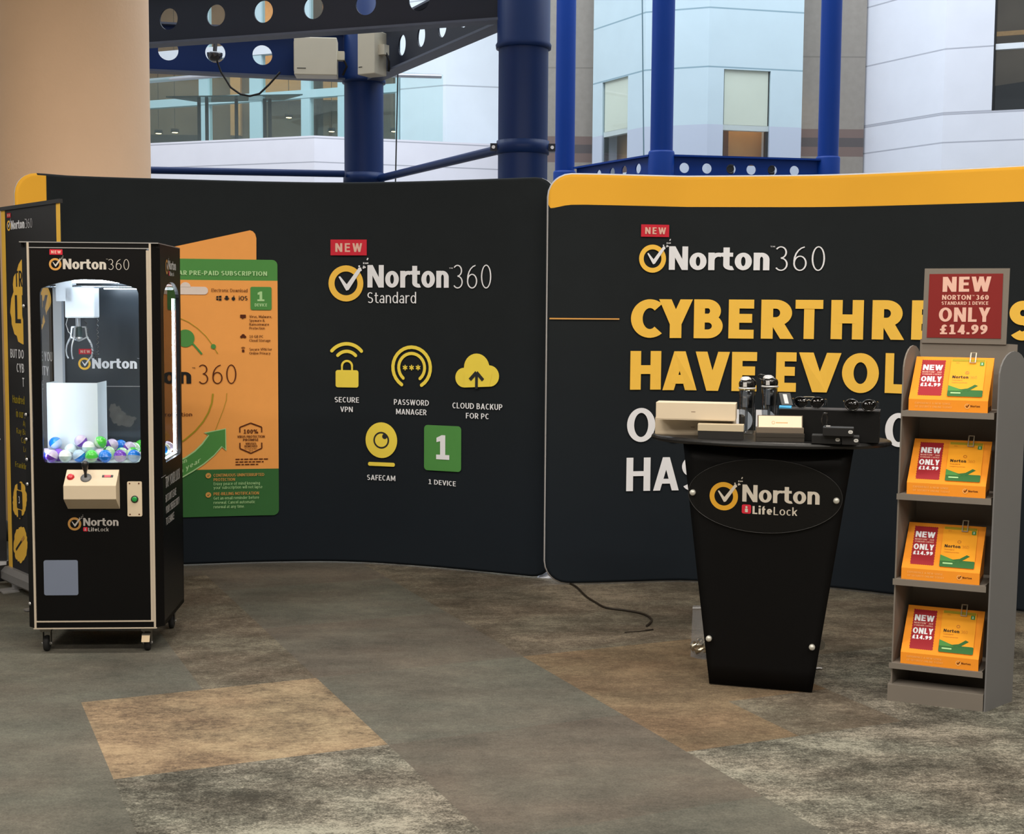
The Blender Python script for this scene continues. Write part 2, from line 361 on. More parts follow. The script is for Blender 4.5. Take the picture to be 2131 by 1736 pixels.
    def build(s, name, parent=None, bevel=0, label=None, sub=0):
        me = bpy.data.meshes.new(name); me.from_pydata(s.v, [], s.f)
        for m in s.mats: me.materials.append(m)
        for p, i, q in zip(me.polygons, s.m, s.sm): p.material_index = i; p.use_smooth = q
        me.update(); o = bpy.data.objects.new(name, me); COL.objects.link(o)
        if parent: o.parent = parent
        if label: o['label'] = label
        if bevel:
            b = o.modifiers.new('bevel', 'BEVEL'); b.width = bevel; b.segments = 2; b.limit_method = 'ANGLE'
        return o
def rrect(u0, u1, v0, v1, r, n=6):
    o = []
    for cx, cy, a in ((u1-r, v1-r, 0), (u0+r, v1-r, 90), (u0+r, v0+r, 180), (u1-r, v0+r, 270)):
        o += [(cx+r*math.cos(R(a+90*i/n)), cy+r*math.sin(R(a+90*i/n))) for i in range(n+1)]
    return o
def ell(cx, cy, rx, ry=None, n=32, a0=0, a1=360, closed=True):
    ry = rx if ry is None else ry; k = n if closed else n+1
    return [(cx+rx*math.cos(R(a0+(a1-a0)*i/n)), cy+ry*math.sin(R(a0+(a1-a0)*i/n))) for i in range(k)]
def arcband(mb, S, cx, cy, r, w, a0, a1, m, off, n=24, ry=None):
    ry = r if ry is None else ry
    P = [(R(a0+(a1-a0)*i/n)) for i in range(n+1)]; vs_ = []
    for a in P:
        vs_ += [S.P(cx+(r+w/2)*math.cos(a), cy+(ry+w/2)*math.sin(a), off), S.P(cx+(r-w/2)*math.cos(a), cy+(ry-w/2)*math.sin(a), off)]
    mb.add(vs_, [(2*i, 2*i+1, 2*i+3, 2*i+2) for i in range(n)], m)
def line2(mb, S, pts, w, m, off):
    for (a, b), (c, d) in zip(pts, pts[1:]):
        L = math.hypot(c-a, d-b); nx, ny = -(d-b)/L*w/2, (c-a)/L*w/2
        mb.add([S.P(a+nx, b+ny, off), S.P(a-nx, b-ny, off), S.P(c-nx, d-ny, off), S.P(c+nx, d+ny, off)], [(0, 1, 2, 3)], m)
# lettering colours (flat printed inks)
WHT = mat('white_ink', (236, 238, 244), .7, spec=.2); YEL = mat('yellow_ink', (250, 200, 82), .7, spec=.2); IYE = mat('lemon_ink', (246, 222, 84), .7, spec=.2)
RED = mat('red_ink', (208, 44, 62), .7, spec=.2); DRED = mat('deep_red_ink', (128, 30, 28), .6, spec=.3)
PNK = mat('pink_ink', (228, 184, 168), .7, spec=.2); BRN = mat('brown_ink', (88, 40, 18), .7, spec=.2); BLK = mat('black_ink', (22, 20, 20), .6, spec=.3)
GRN = mat('green_ink', (82, 146, 74), .7, spec=.2); DGR = mat('dark_green_ink', (56, 108, 58), .7, spec=.2); LGR = mat('pale_green_ink', (176, 218, 156), .7, spec=.2)
ORG = mat('orange_ink', (246, 168, 88), .7, spec=.2); OLI = mat('olive_ink', (168, 150, 40), .7, spec=.2); TAN = mat('tan_ink', (214, 158, 84), .7, spec=.2)
def logo(mb, S, u, v, r, kx=1.0, new=True, n360=True, std=False, life=False, bg_=None, ink=None, ring=None, off=.0015, tm=True):
    """ring with tick, word, number; r = outer radius of the ring"""
    ink = ink or WHT; ring = ring or YEL
    arcband(mb, S, u, v, r*.83, r*.34, 0, 360, ring, off, 36)
    o2 = off+.0012
    P = lambda a, b: (u+a*r, v+b*r)
    mb.plate(S, [P(-.42, .36), P(-.33, .40), P(.05, -.05), P(.76, .88), P(.90, .74), P(.16, -.36), P(.02, -.40), P(-.10, -.20)], ink, o2)
    k = random.Random(3)
    for i in range(16):
        t = .80+.42*i/16; c = P(t*1.0+k.uniform(-.08, .08)*(1+i/10), t*1.02-.05+k.uniform(-.10, .10)*(1+i/12)+.02); q = r*.05*(1-.02*i)
        mb.plate(S, [(c[0]-q, c[1]-q), (c[0]+q, c[1]-q), (c[0]+q, c[1]+q), (c[0]-q, c[1]+q)], ink, o2)
    if life:
        mb.text(S, 'Norton', u+1.30*r, v-.30*r, 5.25*r, 1.20*r, .175, ink, off, gap=.055)
        mb.plate(S, rrect(u+1.28*r, u+1.92*r, v-1.14*r, v-.50*r, .12*r), RED, off)
        mb.plate(S, ell(u+1.60*r, v-.68*r, .08*r, n=10), ink, o2); mb.plate(S, rrect(u+1.50*r, u+1.70*r, v-1.04*r, v-.78*r, .04*r, 3), ink, o2)
        mb.text(S, 'Life', u+2.02*r, v-1.14*r, 1.35*r, .56*r, .2, ink, off); mb.text(S, 'Lock', u+3.47*r, v-1.14*r, 1.60*r, .56*r, .11, ink, off)
    elif std:
        mb.text(S, 'Norton', u+1.24*r, v-.22*r, 4.86*r, 1.24*r, .195, ink, off, gap=.055)
        if n360: mb.text(S, '360', u+6.36*r, v-.26*r, 2.30*r, 1.28*r, .055, ink, off, gap=.16)
        if tm: mb.text(S, '™', u+6.12*r, v+.62*r, .22*r, .25*r, .1, ink, off)
    else:
        mb.text(S, 'Norton', u+1.22*r, v-.78*r, 7.2*r*kx, 1.68*r, .20, ink, off, gap=.055)
        if n360: mb.text(S, '360', u+8.8*r*kx, v-.82*r, 3.5*r*kx, 1.74*r, .055, ink, off, gap=.16)
        if tm: mb.text(S, '™', u+8.46*r*kx, v+.60*r, .32*r, .34*r, .1, ink, off)
    if new:
        mb.plate(S, [P(-.88, 1.55), P(1.20, 1.55), P(1.20, 2.42), P(-.88, 2.42)], RED, off)
        mb.text(S, 'NEW', u-.60*r, v+1.74*r, 1.54*r, .48*r, .2, PNK, off+.001, track=.12)
    if std: mb.text(S, 'Standard', u+1.24*r, v-1.08*r, 2.9*r, .60*r, .10, ink, off)
def logopx(mb, S, cx, cy, rpx, **k):
    u, v = S.uv(cx, cy); u2, _ = S.uv(cx+rpx, cy); u1, _ = S.uv(cx-rpx, cy); logo(mb, S, u, v, (u2-u1)/2, **k)

# ================================================================== FLOOR: carpet tiles
T = .478; GA = R(23.6); OX, OY = -1.696, 5.308
ga = (math.cos(GA), math.sin(GA)); gb = (math.sin(GA), -math.cos(GA))
def carpet(name, c0, c1, c2, contrast, grain=1.0):
    """cut pile: broad blotches drawn out along one way, broken up by tufts"""
    m = bpy.data.materials.new(name); m.use_nodes = True; nt = m.node_tree; b = nt.nodes['Principled BSDF']; N = nt.nodes.new; Lk = nt.links.new
    b.inputs['Roughness'].default_value = .95; b.inputs['Specular IOR Level'].default_value = .1
    tc = N('ShaderNodeTexCoord')
    def noise(scale, det, sx=1, sy=1, off=0, rough=.5):
        mp = N('ShaderNodeMapping'); mp.inputs['Rotation'].default_value = (0, 0, -.12); mp.inputs['Scale'].default_value = (sx, sy, 1); mp.inputs['Location'].default_value = (off, off, 0); Lk(tc.outputs['Object'], mp.inputs['Vector'])
        n = N('ShaderNodeTexNoise'); n.inputs['Scale'].default_value = scale; n.inputs['Detail'].default_value = det; n.inputs['Roughness'].default_value = rough; Lk(mp.outputs[0], n.inputs['Vector']); return n.outputs['Fac']
    def mul(x, k, add=None):
        s_ = N('ShaderNodeMath'); s_.operation = 'MULTIPLY_ADD'; s_.inputs[1].default_value = k; Lk(x, s_.inputs[0])
        if add is None: s_.inputs[2].default_value = 0
        else: Lk(add, s_.inputs[2])
        return s_.outputs[0]
    v = mul(noise(1.3, 2, 1, 1.5), .45); v = mul(noise(5.5, 6, 1, 1.35, 3, .68), .60*contrast+.18, v); v = mul(noise(34, 3, 1, 1.5, 7, .7), .42*contrast+.14, v); v = mul(noise(120, 2, 1, 1.3, 11, .7), .46*grain, v)
    tot = .45+.60*contrast+.18+.42*contrast+.14+.46*grain; mid = tot/2; wd = .17
    cr = N('ShaderNodeValToRGB'); e = cr.color_ramp.elements
    e[0].position = max(0, (mid-wd)/2.5); e[0].color = (*srgb(c0), 1); e[1].position = (mid+wd)/2.5; e[1].color = (*srgb(c2), 1)
    q = e.new(mid/2.5); q.color = (*srgb(c1), 1); Lk(mul(v, .4), cr.inputs[0])
    # slow drift between greenish and brownish grey
    mx = N('ShaderNodeMix'); mx.data_type = 'RGBA'; mx.blend_type = 'MULTIPLY'; mx.inputs['Factor'].default_value = 1
    c2r = N('ShaderNodeValToRGB'); c2r.color_ramp.elements[0].position = .38; c2r.color_ramp.elements[0].color = (.95, .99, .97, 1); c2r.color_ramp.elements[1].position = .62; c2r.color_ramp.elements[1].color = (1.02, .99, .96, 1)
    Lk(noise(1.7, 2, 1, 1.8, 23), c2r.inputs[0]); Lk(cr.outputs[0], mx.inputs['A']); Lk(c2r.outputs[0], mx.inputs['B']); Lk(mx.outputs['Result'], b.inputs['Base Color'])
    bp = N('ShaderNodeBump'); bp.inputs['Strength'].default_value = .6; bp.inputs['Distance'].default_value = .004
    Lk(noise(240, 1), bp.inputs['Height']); Lk(bp.outputs[0], b.inputs['Normal'])
    return m
C_PLA = carpet('plain_grey_carpet', (74, 73, 68), (95, 93, 86), (116, 113, 104), .36, .9)
C_PLB = carpet('plain_taupe_carpet', (74, 70, 65), (95, 90, 83), (114, 108, 99), .36, .9)
C_MOT = carpet('mottled_carpet', (60, 58, 53), (100, 97, 89), (152, 148, 136), .85, 1.3)
C_MO2 = carpet('mottled_brown_carpet', (68, 62, 54), (96, 89, 79), (134, 126, 112), .65, 1.0)
C_TAN = carpet('tan_carpet', (92, 80, 68), (130, 113, 93), (160, 142, 116), .9, .9)
C_TA2 = carpet('pale_tan_carpet', (84, 71, 58), (112, 96, 78), (140, 121, 98), .6, .9)
def cell(a, b):
    k = (a*7919+b*104729) % 11
    if a < 0: return C_PLA if a > -5 else (C_MO2 if k < 5 else C_PLA)
    if a < 2:
        if 0 <= b < 2: return C_TAN
        if b >= 2: return C_MOT
        if b >= -1: return C_PLA if a == 0 else C_MO2
        if b >= -3: return C_MO2 if a == 1 else C_PLA
        return C_PLB if k < 6 else C_MO2
    if a < 4: return C_PLB if (b//2) % 2 else C_PLA
    if a < 6 and 0 <= b < 3 : return C_TA2 if (a, b) != (5, 2) else C_MO2
    if a == 4 and b == 0: return C_TA2
    return C_MO2 if b < 1 else C_MOT
mb = MB()
for a in range(-24, 34):
    for b in range(-46, 30):
        P = [(OX+ga[0]*i*T+gb[0]*j*T, OY+ga[1]*i*T+gb[1]*j*T, 0) for i, j in ((a, b), (a+1, b), (a+1, b+1), (a, b+1))]
        if -14 < P[0][0] < 14 and -4 < P[0][1] < 24: mb.add(P, [(0, 3, 2, 1)], cell(a, b))
fl = mb.build('floor'); tag(fl, None, None, kind='structure')
# solid hall ceiling over the stand, out of view above
mb = MB(); mb.box(-12, 12, -5, 9.0, 4.45, 4.6, mat('ceiling_paint', (225, 222, 214), .8)); tag(mb.build('ceiling'), None, None, kind='structure')
mb = MB(); mb.box(-12, 12, -5.2, -5, 0, 4.6, mat('front_wall_paint', (168, 156, 140), .8)); tag(mb.build('wall_front'), None, None, kind='structure')

SIDE = mat('side_wall_paint', (206, 202, 196), .8)
mb = MB(); mb.box(-9.3, -9.0, -5, 24, 0, 9.5, SIDE); tag(mb.build('wall_side_left'), None, None, kind='structure')
mb = MB(); mb.box(9.0, 9.3, -5, 16, 0, 9.5, SIDE); tag(mb.build('wall_side_right'), None, None, kind='structure')
# ================================================================== ATRIUM BEHIND
def wallstrip(name, pts, z0, z1, m, th=.3, struct=True, parent=None):
    mb = MB(); n = len(pts); off = []
    for i, (x, y) in enumerate(pts):
        a = Vector(pts[max(0, i-1)]); b = Vector(pts[min(n-1, i+1)]); d = (b-a).normalized(); off.append((x-d.y*th, y+d.x*th))
    vs_ = [(x, y, z) for z in (z0, z1) for x, y in pts]+[(x, y, z) for z in (z0, z1) for x, y in off]
    fs = []
    for i in range(n-1):
        fs += [(i, i+1, n+i+1, n+i), (2*n+i+1, 2*n+i, 3*n+i, 3*n+i+1), (n+i, n+i+1, 3*n+i+1, 3*n+i), (i+1, i, 2*n+i, 2*n+i+1)]
    fs += [(0, n, 3*n, 2*n), (n-1, 3*n-1, 4*n-1, 2*n-1)]
    mb.add(vs_, fs, m); o = mb.build(name, parent)
    if struct: tag(o, None, None, kind='structure')
    return o
M_PAR = zbands('parapet_panels', (232, 230, 238), lines=(zat(655, 337, 20.0), 3.975), lw=.008, linecol=(176, 176, 186))
M_WHL = zbands('white_cladding', (226, 233, 240), lines=(zat(980, 180, 21.6), 3.66, 6.3), lw=.010, linecol=(178, 184, 192))
M_BAY = zbands('pale_blue_cladding', (196, 216, 224), lines=(zat(1462, 138, 18.0), zat(1462, 15, 18.0), 6.3), lw=.010, linecol=(140, 168, 180), bands=((-1, zat(1462, 258, 18.0), (190, 200, 216)),))
M_WHR = zbands('white_right_cladding', (224, 226, 234), lines=(zat(1945, 102, 17.5), zat(1945, 297, 17.5), zat(1945, -30, 17.5), zat(1945, 235, 17.5), zat(1945, 238.5, 17.5)), lw=.009, linecol=(176, 178, 188))
M_STO = zbands('grey_stone', (146, 139, 130), lines=(4.95, 6.0), lw=.01, linecol=(128, 122, 114), bands=((zat(1755, 326, 18.75), zat(1755, 269, 18.75), (120, 102, 96)), (zat(1755, 306, 18.75), zat(1755, 287, 18.75), (90, 84, 84))), noise=.14, nscale=12)
STEEL = mat('navy_steel_paint', (8, 40, 92), .45, noise=.10, nscale=3, spec=.3)
STEELD = mat('dark_navy_steel_paint', (12, 22, 42), .55, noise=.10, nscale=4)
BLUE = mat('blue_steel_paint', (1, 52, 132), .45, noise=.06, nscale=3, spec=.25)
FLG = mat('flange_paint', (82, 88, 104), .55, noise=.1, nscale=10)
# left gallery: parapet, recessed window band, upper wall
wallstrip('wall_parapet', [(-9.0, 22.6), (-5.55, 21.1), (-2.88, 20.0), (-.26, 20.9), (.9, 21.3)], 0, 4.008, M_PAR)
wallstrip('wall_left', [(-1.80, 21.93), (-1.06, 21.5), (.2, 21.75), (1.4, 22.0)], 3.9, 9.5, M_WHL)
M_FR = mat('aqua_window_frame', (190, 214, 220), .5); M_RM = mat('gallery_room', (112, 98, 82), .9, noise=.5, nscale=1.6); M_RM2 = mat('gallery_ceiling', (178, 140, 108), .9, noise=.3, nscale=.8)
GL = glass('window_glass', (.88, .92, .90), .06); GAQ = glass('balustrade_glass', (.80, .93, .91), .05, haze=.03, hazecol=(.70, .92, .90))
mb = MB(); mb.box(-12, -1.2, 27.6, 27.9, 3.6, 10, M_RM); mb.box(-12, -1.75, 24.7, 27.6, 7.9, 8.0, M_RM2); mb.box(-12, -1.75, 24.6, 27.6, 3.55, 3.7, mat('gallery_floor', (60, 56, 52), .8))
tag(mb.build('wall_gallery'), None, None, kind='structure')
def azline(x, A, B):   # where the sight line of column x meets the plan line A-B
    k_ = ray(x, 250); k_ = k_.x/k_.y; d = B-A; t = (k_*A.y-A.x)/(d.x-k_*d.y); return t*d.length
WA = Vector((at(200, 250, 24.5).x, 24.5)); WB_ = Vector((at(832, 250, 21.95).x, 21.95)); WD = (WB_-WA)
FWN = Frame((WA.x, WA.y, 0), math.atan2(WD.y, WD.x)); WL = WD.length
mull = [(418, 437), (523, 548), (630, 648), (706, 722), (826, 832)]
frm = tag(thing('window_1', None, None, FWN), None, None, kind='structure')
mb = MB()
for a, b in mull: mb.box(azline(a, WA, WB_), azline(b, WA, WB_), -.05, .07, 3.7, 9, M_FR)
zq = zat(450, 209, 23.45)
mb.box(0, WL, -.06, .08, zq-.07, zq+.06, M_FR); mb.box(0, WL, -.06, .08, 3.7, 3.8, M_FR); mb.build('window_frame', frm)
mb = MB(); zq = zat(450, 112, 23.45); mb.box(0, WL, -.062, .082, zq-.09, zq+.10, mat('white_window_frame', (225, 230, 236), .5)); mb.build('transom', frm)
mb = MB(); mb.box(0, WL, -.005, .005, 3.75, 9, GL); mb.build('pane', frm)
k = random.Random(5)
DARK = mat('gallery_dark', (34, 32, 30), .8); WARMP = mat('warm_room_wall', (208, 160, 104), .8, noise=.2)
for i, (x, z, sx, sz) in enumerate(((-5.9, 3.705, .9, .35), (-4.9, 3.705, 1.2, .28), (-3.4, 3.705, .9, .42), (-2.3, 3.705, 1.1, .25))):
    mb = MB(); mb.box(x, x+sx, 25.0, 25.4, z, z+sz, DARK); mb.box(x+.1, x+sx-.15, 25.05, 25.35, z+sz, z+sz+.12, DARK)
    o = mb.build('lounge_seat'); tag(o, ['dark low lounge seat behind the left gallery windows, beside the beige column', 'dark low lounge seat behind the gallery windows, second from the beige column', 'dark low lounge seat behind the gallery windows, second from the blue column', 'dark low lounge seat behind the gallery windows, nearest the slim blue column'][i], 'seat', 'lounge seats in the gallery')
mb = MB(); mb.box(-5.6, -5.4, 27.4, 27.58, 4.9, 7.8, WARMP); mb.box(-5.0, -3.0, 27.4, 27.58, 5.6, 7.8, WARMP); mb.box(-7.2, -6.2, 27.4, 27.58, 4.4, 4.9, DARK); mb.box(-4.0, -3.7, 26.6, 26.9, 3.7, 7.8, DARK); mb.build('trim_1')
tag(bpy.data.objects['trim_1'], None, None, kind='structure')
LAMP = mat('downlight_glow', (255, 214, 150), .5, emit=14)
for i, (px_, py_) in enumerate(((330, 276), (364, 274), (601, 243), (690, 272), (713, 270), (820, 272))):
    p = at(px_, py_, 26.0); mb = MB(); mb.lathe([(0, -.02), (.05, -.02), (.06, 0), (.06, .05), (0, .05)], p, LAMP, 12); mb.lathe([(.062, -.015), (.075, -.02), (.075, .05), (.062, .05)], p, DARK, 12)
    mb.tube([p+Vector((0, 0, .05)), (p.x, p.y, 7.9)], .006, DARK, 6)
    o = mb.build('pendant_lamp'); tag(o, 'small warm glowing pendant lamp seen through the gallery windows, number %s from the left' % ['one', 'two', 'three', 'four', 'five', 'six'][i], 'lamp', 'small lamps in the gallery')
area('gallery_ceiling_lamp', (-4.8, 26.2, 7.8), 5, 1.2, 120, (1.0, .74, .5))
# glass canopy on dark legs behind the balustrade
cn = thing('glass_table', 'dark glass slab on slender black legs behind the gallery balustrade', 'table', Frame((-4.4, 21.6, 4.0)))
mb = MB(); mb.hexa([(-.95, -.25, .73), (1.15, -.25, .78), (.75, .4, .80), (-.55, .4, .75), (-.95, -.25, .75), (1.15, -.25, .80), (.75, .4, .82), (-.55, .4, .77)], glass('smoked_slab', (.25, .33, .33), .08)); mb.build('table_top', cn)
for x in (-.50, -.38, .08, .52, .60):
    mb = MB(); mb.cyl((x, 0, -.3), (x, 0, .76), .028, DARK, 8); mb.build('leg', cn)
# balustrade
bl = thing('glass_balustrade', 'long glass balustrade with a round steel handrail above the white gallery parapet', 'balustrade', Frame((0, 0, 0)))
RAIL = mat('brushed_rail', (190, 192, 200), .35, metal=.7)
def pz(x, y, Y): return at(x, y, Y)
hr = [at(200, 178, 21.9), at(318, 168, 21.35), at(483, 154.5, 20.6), at(655, 152, 20.15), at(918, 159, 20.75)]
mb = MB(); mb.tube(hr, .035, RAIL, 10); mb.build('handrail', bl)
mb = MB(); pp = [(-6.9, 21.75), (-5.62, 21.3), (-4.2, 20.72), (-2.88, 20.2), (-1.07, 20.82)]
for (x0, y0), (x1, y1) in zip(pp, pp[1:]): mb.add([(x0, y0, 4.0), (x1, y1, 4.0), (x1, y1, 5.02), (x0, y0, 5.02)], [(0, 1, 2, 3)], GAQ)
mb.build('glass_panel', bl)
# pale blue bay with two windows
bay = [(1.10, 19.5), (1.717, 18.33), (2.505, 18.0), (3.785, 18.3)]
def holewall(name, A, B, z0, z1, holes, m, th=.25):
    A = Vector(A); B = Vector(B); d = (B-A).normalized(); F = Frame((0, 0, 0)); S = Surf(F, (A.x, A.y, 0), (d.x, d.y, 0), (0, 0, 1)); L = (B-A).length
    hs_ = []
    for px0, px1, yt, yb in holes:
        u0 = S.uv(px0, yt)[0]; u1 = S.uv(px1, yt)[0]; zt = S.uv((px0+px1)/2, yt)[1]; zb = S.uv((px0+px1)/2, yb)[1]; hs_.append((u0, u1, zb, zt))
    mb = MB(); mb.plate(S, [(0, z0), (L, z0), (L, z1), (0, z1)], m, 0, th, [[(u0, zb), (u0, zt), (u1, zt), (u1, zb)] for u0, u1, zb, zt in hs_])
    tag(mb.build(name), None, None, kind='structure'); return S, hs_
S1, h1 = holewall('wall_bay_left', bay[0], bay[1], 0, 9.5, [(1254, 1307, 165, 362)], M_BAY)
wallstrip('wall_bay_middle', [bay[1], bay[2]], 0, 9.5, M_BAY, .25)
S2, h2 = holewall('wall_bay_right', bay[2], bay[3], 0, 9.5, [(1507, 1604, 146, 345)], M_BAY)
BLIND = mat('cream_blind', (238, 240, 228), .8, noise=.08, nscale=2); ORW = mat('amber_room', (206, 160, 112), .8, noise=.2, nscale=2); BRW = mat('brick_room', (118, 84, 72), .8, noise=.3, nscale=8)
WFR = mat('white_transom', (226, 230, 234), .5); BFR = mat('black_frame', (24, 24, 26), .5)
for n, S, (u0, u1, zb, zt), ytr, xm in ((2, S1, h1[0], 275, 1280), (3, S2, h2[0], 266, 1555)):
    w = tag(thing('window_%d' % n, None, None, Frame((0, 0, 0))), None, None, kind='structure')
    zt_ = S.uv(xm, ytr)[1]; zl = S.uv(xm, 313 if n == 3 else 325)[1]
    mb = MB(); mb.plate(S, [(u0+.02, zt_+.03), (u1-.02, zt_+.03), (u1-.02, zt), (u0+.02, zt)], BLIND, -.03, .02); mb.build('blind', w)
    mb = MB(); mb.plate(S, [(u0, zt_-.035), (u1, zt_-.035), (u1, zt_+.035), (u0, zt_+.035)], WFR, -.03, .08)
    for a, b in ((u0, u0+.025), (u1-.035, u1)): mb.plate(S, [(a, zb), (b, zb), (b, zt), (a, zt)], BFR, -.04, .06)
    mb.plate(S, [(u0, zt-.025), (u1, zt-.025), (u1, zt), (u0, zt)], BFR, -.04, .06); mb.build('window_frame', w)
    mb = MB(); mb.plate(S, [(u0, zb), (u1, zb), (u1, zt), (u0, zt)], GL, -.02); mb.build('pane', w)
    mb = MB(); mb.plate(S, [(u0-.3, zb-.3), (u1+.3, zb-.3), (u1+.3, zt), (u0-.3, zt)], ORW, -.34, .05)
    q = (u0*.68+u1*.32)
    mb.plate(S, [(u0-.3, zb-.3), (q, zb-.3), (q, zt), (u0-.3, zt)], BRW if n == 3 else ORW, -.32, .02)
    mb.plate(S, [(u0-.3, zb-.3), (u1+.3, zb-.3), (u1+.3, zb+.14), (u0-.3, zb+.14)], BRW, -.31, .02); mb.build('room_wall', w)
area('room_fill_light', (3.2, 18.44, 4.5), .7, .04, 5, (1, .78, .5), (0, 0, math.atan2(.3, 1.28)))  # added fill light, brightens the room behind the right bay window
# stone piers
def pier(name, x0, x1, y, z1=9.5, th=.6):
    mb = MB(); mb.box((x0-CX)/FPX*y, (x1-CX)/FPX*y, y, y+th, 0, z1, M_STO); tag(mb.build(name), None, None, kind='structure')
pier('wall_pier_left', 1128, 1232, 19.75); pier('wall_pier_right', 1650, 1783, 18.75)
# right white building with dark windows
SR, hR = holewall('wall_right', (5.40, 17.5), (8.6, 16.05), 0, 9.5, [(2082, 2300, -300, 224)], M_WHR)
wallstrip('wall_right_return', [(4.70, 18.86), (5.40, 17.5)], 0, 9.5, M_WHR, .25)
w = tag(thing('window_4', None, None, Frame((0, 0, 0))), None, None, kind='structure')
u0, u1, zb, zt = hR[0]; zt2 = min(zt, 9); mb = MB(); z = SR.uv(2110, 94)[1]
mb.plate(SR, [(u0, z-.035), (u1, z-.035), (u1, z+.035), (u0, z+.035)], WFR, -.03, .08); mb.plate(SR, [(u0, zb), (u0+.02, zb), (u0+.02, zt2), (u0, zt2)], BFR, -.02, .08); mb.build('window_frame', w)
mb = MB(); mb.plate(SR, [(u0, zb), (u1, zb), (u1, zt2), (u0, zt2)], GL, -.09); mb.build('pane', w)
mb = MB(); mb.plate(SR, [(u0-.5, zb-.3), (u1, zb-.3), (u1, zt2), (u0-.5, zt2)], M_RM, -1.6, .05)
mb.plate(SR, [(u0-.5, zb-.3), (u1, zb-.3), (u1, zb+.28), (u0-.5, zb+.28)], DARK, -1.0, .5); mb.plate(SR, [(u0-.5, zb+.28), (u0+.9, zb+.28), (u0+.6, zb+.55), (u0-.1, zb+.48)], DARK, -1.2, .3)
mb.plate(SR, [(u0-.5, z+.40), (u1, z+.40), (u1, z+.46), (u0-.5, z+.46)], WARMP, -1.5, .02); mb.build('room_wall', w)

# ================================================================== STEELWORK
def column(px_, Y, rad, label, upper=None, collar=None, base=None, m=STEEL, ztop=7.5, lugs=()):
    X = (px_-CX)/FPX*Y; F = Frame((X, Y, 0)); t = thing('steel_column', label, 'column', F, 'blue steel columns')
    mb = MB(); mb.cyl((0, 0, 0), (0, 0, ztop), rad, m, 36); mb.build('shaft', t)
    if upper:
        z = F.plane_y(px_, upper, -rad).z
        mb = MB(); mb.lathe([(rad, z-.0), (rad+.02, z), (rad+.024, z+.03), (rad+.012, z+.05), (rad+.012, ztop), (rad, ztop)], (0, 0, 0), m, 36); mb.build('sleeve', t)
    if collar:
        z0 = F.plane_y(px_, collar[1], -rad).z; z1 = F.plane_y(px_, collar[0], -rad).z
        mb = MB(); mb.lathe([(rad, z0), (rad+.012, z0), (rad+.012, z1), (rad, z1)], (0, 0, 0), m, 36); mb.build('collar', t)
        for sx in lugs:
            mb = MB(); zc = (z0+z1)/2; mb.box(*(sorted((sx*(rad+.0), sx*(rad+.06)))), -.05, .01, zc-.025, zc+.03, STEELD); mb.cyl((sx*(rad+.035), -.06, zc), (sx*(rad+.035), .02, zc), .014, RAIL, 10); mb.build('collar_lug', t)
    return t, F
_, FA = column(1083.5, 11.0, .197, 'thick navy steel column above the join of the two display walls', upper=93, collar=(288, 316), lugs=(-1, 1))
_, FB = column(757, 14.25, .20, 'navy steel column behind the left display wall, carrying the perforated beams', upper=168, collar=(357, 380))
for px_, Y, rad, yb, lab in ((1170, 16.5, .117, 358, 'bright blue post beside the thick navy column'), (1368.5, 15.0, .122, 316, 'bright blue post in front of the pale blue bay'), (1711, 15.35, .114, 328, 'bright blue post in front of the right stone pier')):
    X = (px_-CX)/FPX*Y; F = Frame((X, Y, 0)); t = thing('steel_post', lab, 'post', F, 'bright blue posts of the atrium')
    z = F.plane_y(px_, yb, -rad).z
    mb = MB(); mb.cyl((0, 0, z), (0, 0, 8.5), rad, BLUE, 28); mb.build('shaft', t)
    mb = MB(); mb.lathe([(0, 0), (rad+.02, 0), (rad+.02, z), (rad+.012, z+.02), (rad, z+.02)], (0, 0, 0), BLUE, 28); mb.build('base_sleeve', t)
def beam(name, A, B, zb, h, holes_px, hr_, label, m, fl=.16, web=.015, hc=None, fm=FLG, grp='perforated steel beams'):
    """I-beam with round openings cut through its web"""
    A = Vector(A); B = Vector(B); d = (B-A).normalized(); L = (B-A).length; F = Frame((A.x, A.y, 0), math.atan2(d.y, d.x)); t = thing(name, label, 'beam', F, grp)
    S = Surf(F, (0, 0, 0), (1, 0, 0), (0, 0, 1)); hs_ = []
    for x, y in holes_px:
        u, v = S.uv(x, y); hs_.append((u, (zb+hc) if hc else v))
    mb = MB(); mb.plate(S, [(0, zb), (L, zb), (L, zb+h), (0, zb+h)], m, web/2, web, [ell(u, v, hr_, n=28)[::-1] for u, v in hs_]); mb.build('web', t)
    for z in (zb-.02, zb+h):
        mb = MB(); mb.box(0, L, -fl/2, fl/2, z, z+.02, fm); mb.build('flange', t)
    return t, S
# front beam, running from the thick column to the left
beam('perforated_beam', (-3.9, 12.45), (-.10, 11.03), 3.835, .42, [(352, 45), (450, 35), (549, 25), (653, 12), (762, 2), (873, -4)], .092, 'upper dark navy beam with round openings, running left from the thick column', STEELD, hc=.20)
beam('perforated_beam', (-6.2, 13.1), (-1.62, 14.22), 3.87, .44, [(150, 100), (250, 100), (350, 102), (448, 103), (546, 112)], .098, 'lower navy beam with round openings behind the upper one, carrying a cream box', STEEL, hc=.20)
beam('perforated_beam', (-1.45, 14.15), (-.02, 11.15), 3.86, .44, [(838, 88), (878, 72), (922, 57), (967, 40)], .098, 'navy beam with round openings slanting between the two columns', STEELD, hc=.20)
